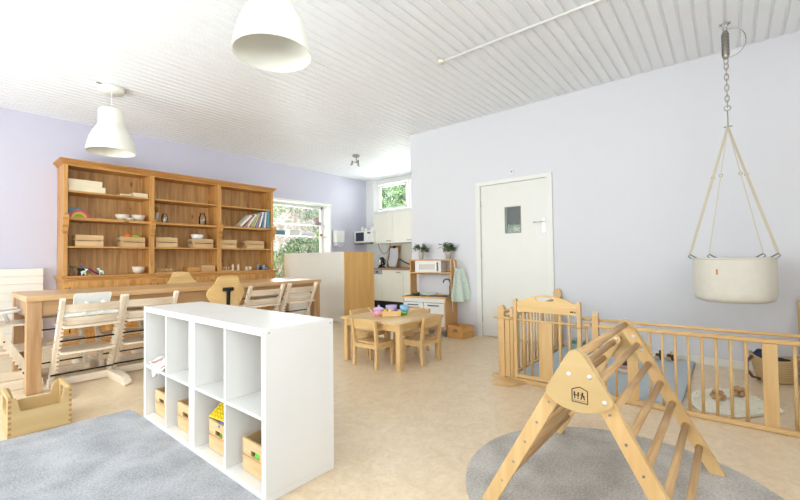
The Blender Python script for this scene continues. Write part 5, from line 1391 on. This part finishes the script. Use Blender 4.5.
m = MB(); m.lathe([(0, .60), (.018, .605), (.026, .63), (.026, .82), (.018, .845), (0, .85)], n=18)
for k in range(24): pass
m.build('spring', STEEL, HG)
m = MB(); n = 150; m.tube([(.0265*math.cos(2*PI*k/10), .0265*math.sin(2*PI*k/10), .632+.186*k/n) for k in range(n+1)], .0025, 5); m.build('spring_coil', DARKSTEEL, HG)
def link(z, h, turn, rr=.011, th=.0042):
    n = 16; pts = []
    for k in range(n):
        a = 2*PI*k/n; u = math.cos(a)*rr; w = math.sin(a)*h/2
        pts.append((u, 0, z+w) if turn else (0, u, z+w))
    m = MB(); m.tube(pts, th, 7, closed=True); m.build('chain_link', STEEL, HG)
zz = .86
for k in range(1): link(.868, .04, 0, .014)
z = .585
for k in range(9): link(z, .062, k % 2 == 0 and k > 0, .014); z -= .047
m = MB(); m.tube([(0, .022*math.cos(2*PI*q/16), .172+.022*math.sin(2*PI*q/16)) for q in range(16)], .004, 6, closed=True); m.build('ring', STEEL, HG)
m = MB(); m.tube([(0, 0, .155), (0, 0, .01)], .005, 8); m.tube([(0, -.03, .012), (0, .03, .012)], .006, 8); m.build('hanger_rod', STEEL, HG)
m = MB(); m.tube([(0, -.01-.125*math.sin(PI*k/16)**.8, .735+.125*math.cos(PI*k/16)) for k in range(17)], .003, 6); m.build('safety_cable', STEEL, HG)

# ---------------------------------------------------------------- ceiling lamps
def dome_lamp(label, x, y, zr, sc=1.0):
    r = empty('pendant_lamp', label, 'lamp', (x, y, zr), 0, 'large cream dome pendant lamps')
    hs = .50*sc
    out = [(.235, 0), (.234, .02), (.226, .08), (.205, .16), (.175, .23), (.148, .275), (.130, .305), (.126, .33), (.126, .465), (.120, .485), (.10, .495), (0, .497)]
    inn = [(0, .48), (.115, .475), (.118, .33), (.140, .27), (.168, .225), (.198, .155), (.219, .08), (.227, .02), (.228, 0)]
    m = MB(); m.lathe([(a*sc, b*sc) for a, b in out+inn]+[(.235*sc, 0)], n=56); m.build('lamp_shade', LAMP, r)
    m = MB(); m.tube([(0, 0, .48), (0, 0, 3.07-zr)], .004, 8); m.build('cord', WPLAST, r)
    m = MB(); m.lathe([(0, 3.045-zr), (.11, 3.048-zr), (.125, 3.062-zr), (.125, 3.10-zr), (.11, 3.114-zr), (0, 3.114-zr)], n=36); m.build('ceiling_rose', LAMP, r)
    m = MB(); m.lathe([(0, .30), (.03, .305), (.032, .36), (.022, .40), (.022, .47), (0, .475)], n=16); m.build('bulb', paint('bulb_glass', (236, 226, 190), .25), r)
    m = MB()
    for s in (-1, 1): m.bar((s*.10, .04*s, 3.108-zr), (s*.15, .05*s, 3.112-zr), .02, .012)
    split_build(m, 'fixing', STEEL, r)
    return r
dome_lamp('cream dome pendant lamp in front of the hutch, the farther of the two', 1.33, 5.40, 2.365)
dome_lamp('cream dome pendant lamp close to the camera, cut by the top of the picture', 1.355, 2.14, 2.375)
sp = empty('ceiling_spotlight', 'small steel ceiling fixture with three bare spot heads near the kitchen', 'lamp', (5.27, 5.48, 3.114))
m = MB(); m.lathe([(0, -.035), (.06, -.035), (.075, -.02), (.075, 0), (0, 0)], n=24); m.build('ceiling_plate', STEEL, sp)
m = MB(); m.tube([(0, 0, -.03), (0, 0, -.15)], .010, 8); m.build('stem', STEEL, sp)
for a in (.3, 2.3, 4.4):
    d = Vector((math.cos(a), math.sin(a), 0)); m = MB(); m.tube([Vector((0, 0, -.14)), d*.06+Vector((0, 0, -.13)), d*.075+Vector((0, 0, -.16))], .008, 8); m.tube([d*.075+Vector((0, 0, -.11)), d*.08+Vector((0, 0, -.17)), d*.11+Vector((0, 0, -.19))], [.018, .022, .012], 10); m.build('spot_head', STEEL, sp)
cd = empty('conduit', 'white cable conduit running across the ribbed ceiling to a round box', 'conduit', (3.345, 1.0, 3.10))
m = MB(); m.tube([(0.02, -3.1, 0), (-.022, 1.16, 0)], .011, 8); m.build('pipe', WPLAST, cd)
m = MB(); m.lathe([(0, -.022), (.03, -.022), (.036, -.01), (.036, .014), (0, .014)], (-.024, 1.20, 0), 18); m.build('junction_box', paint('box_cream', (226, 216, 204), .5), cd)
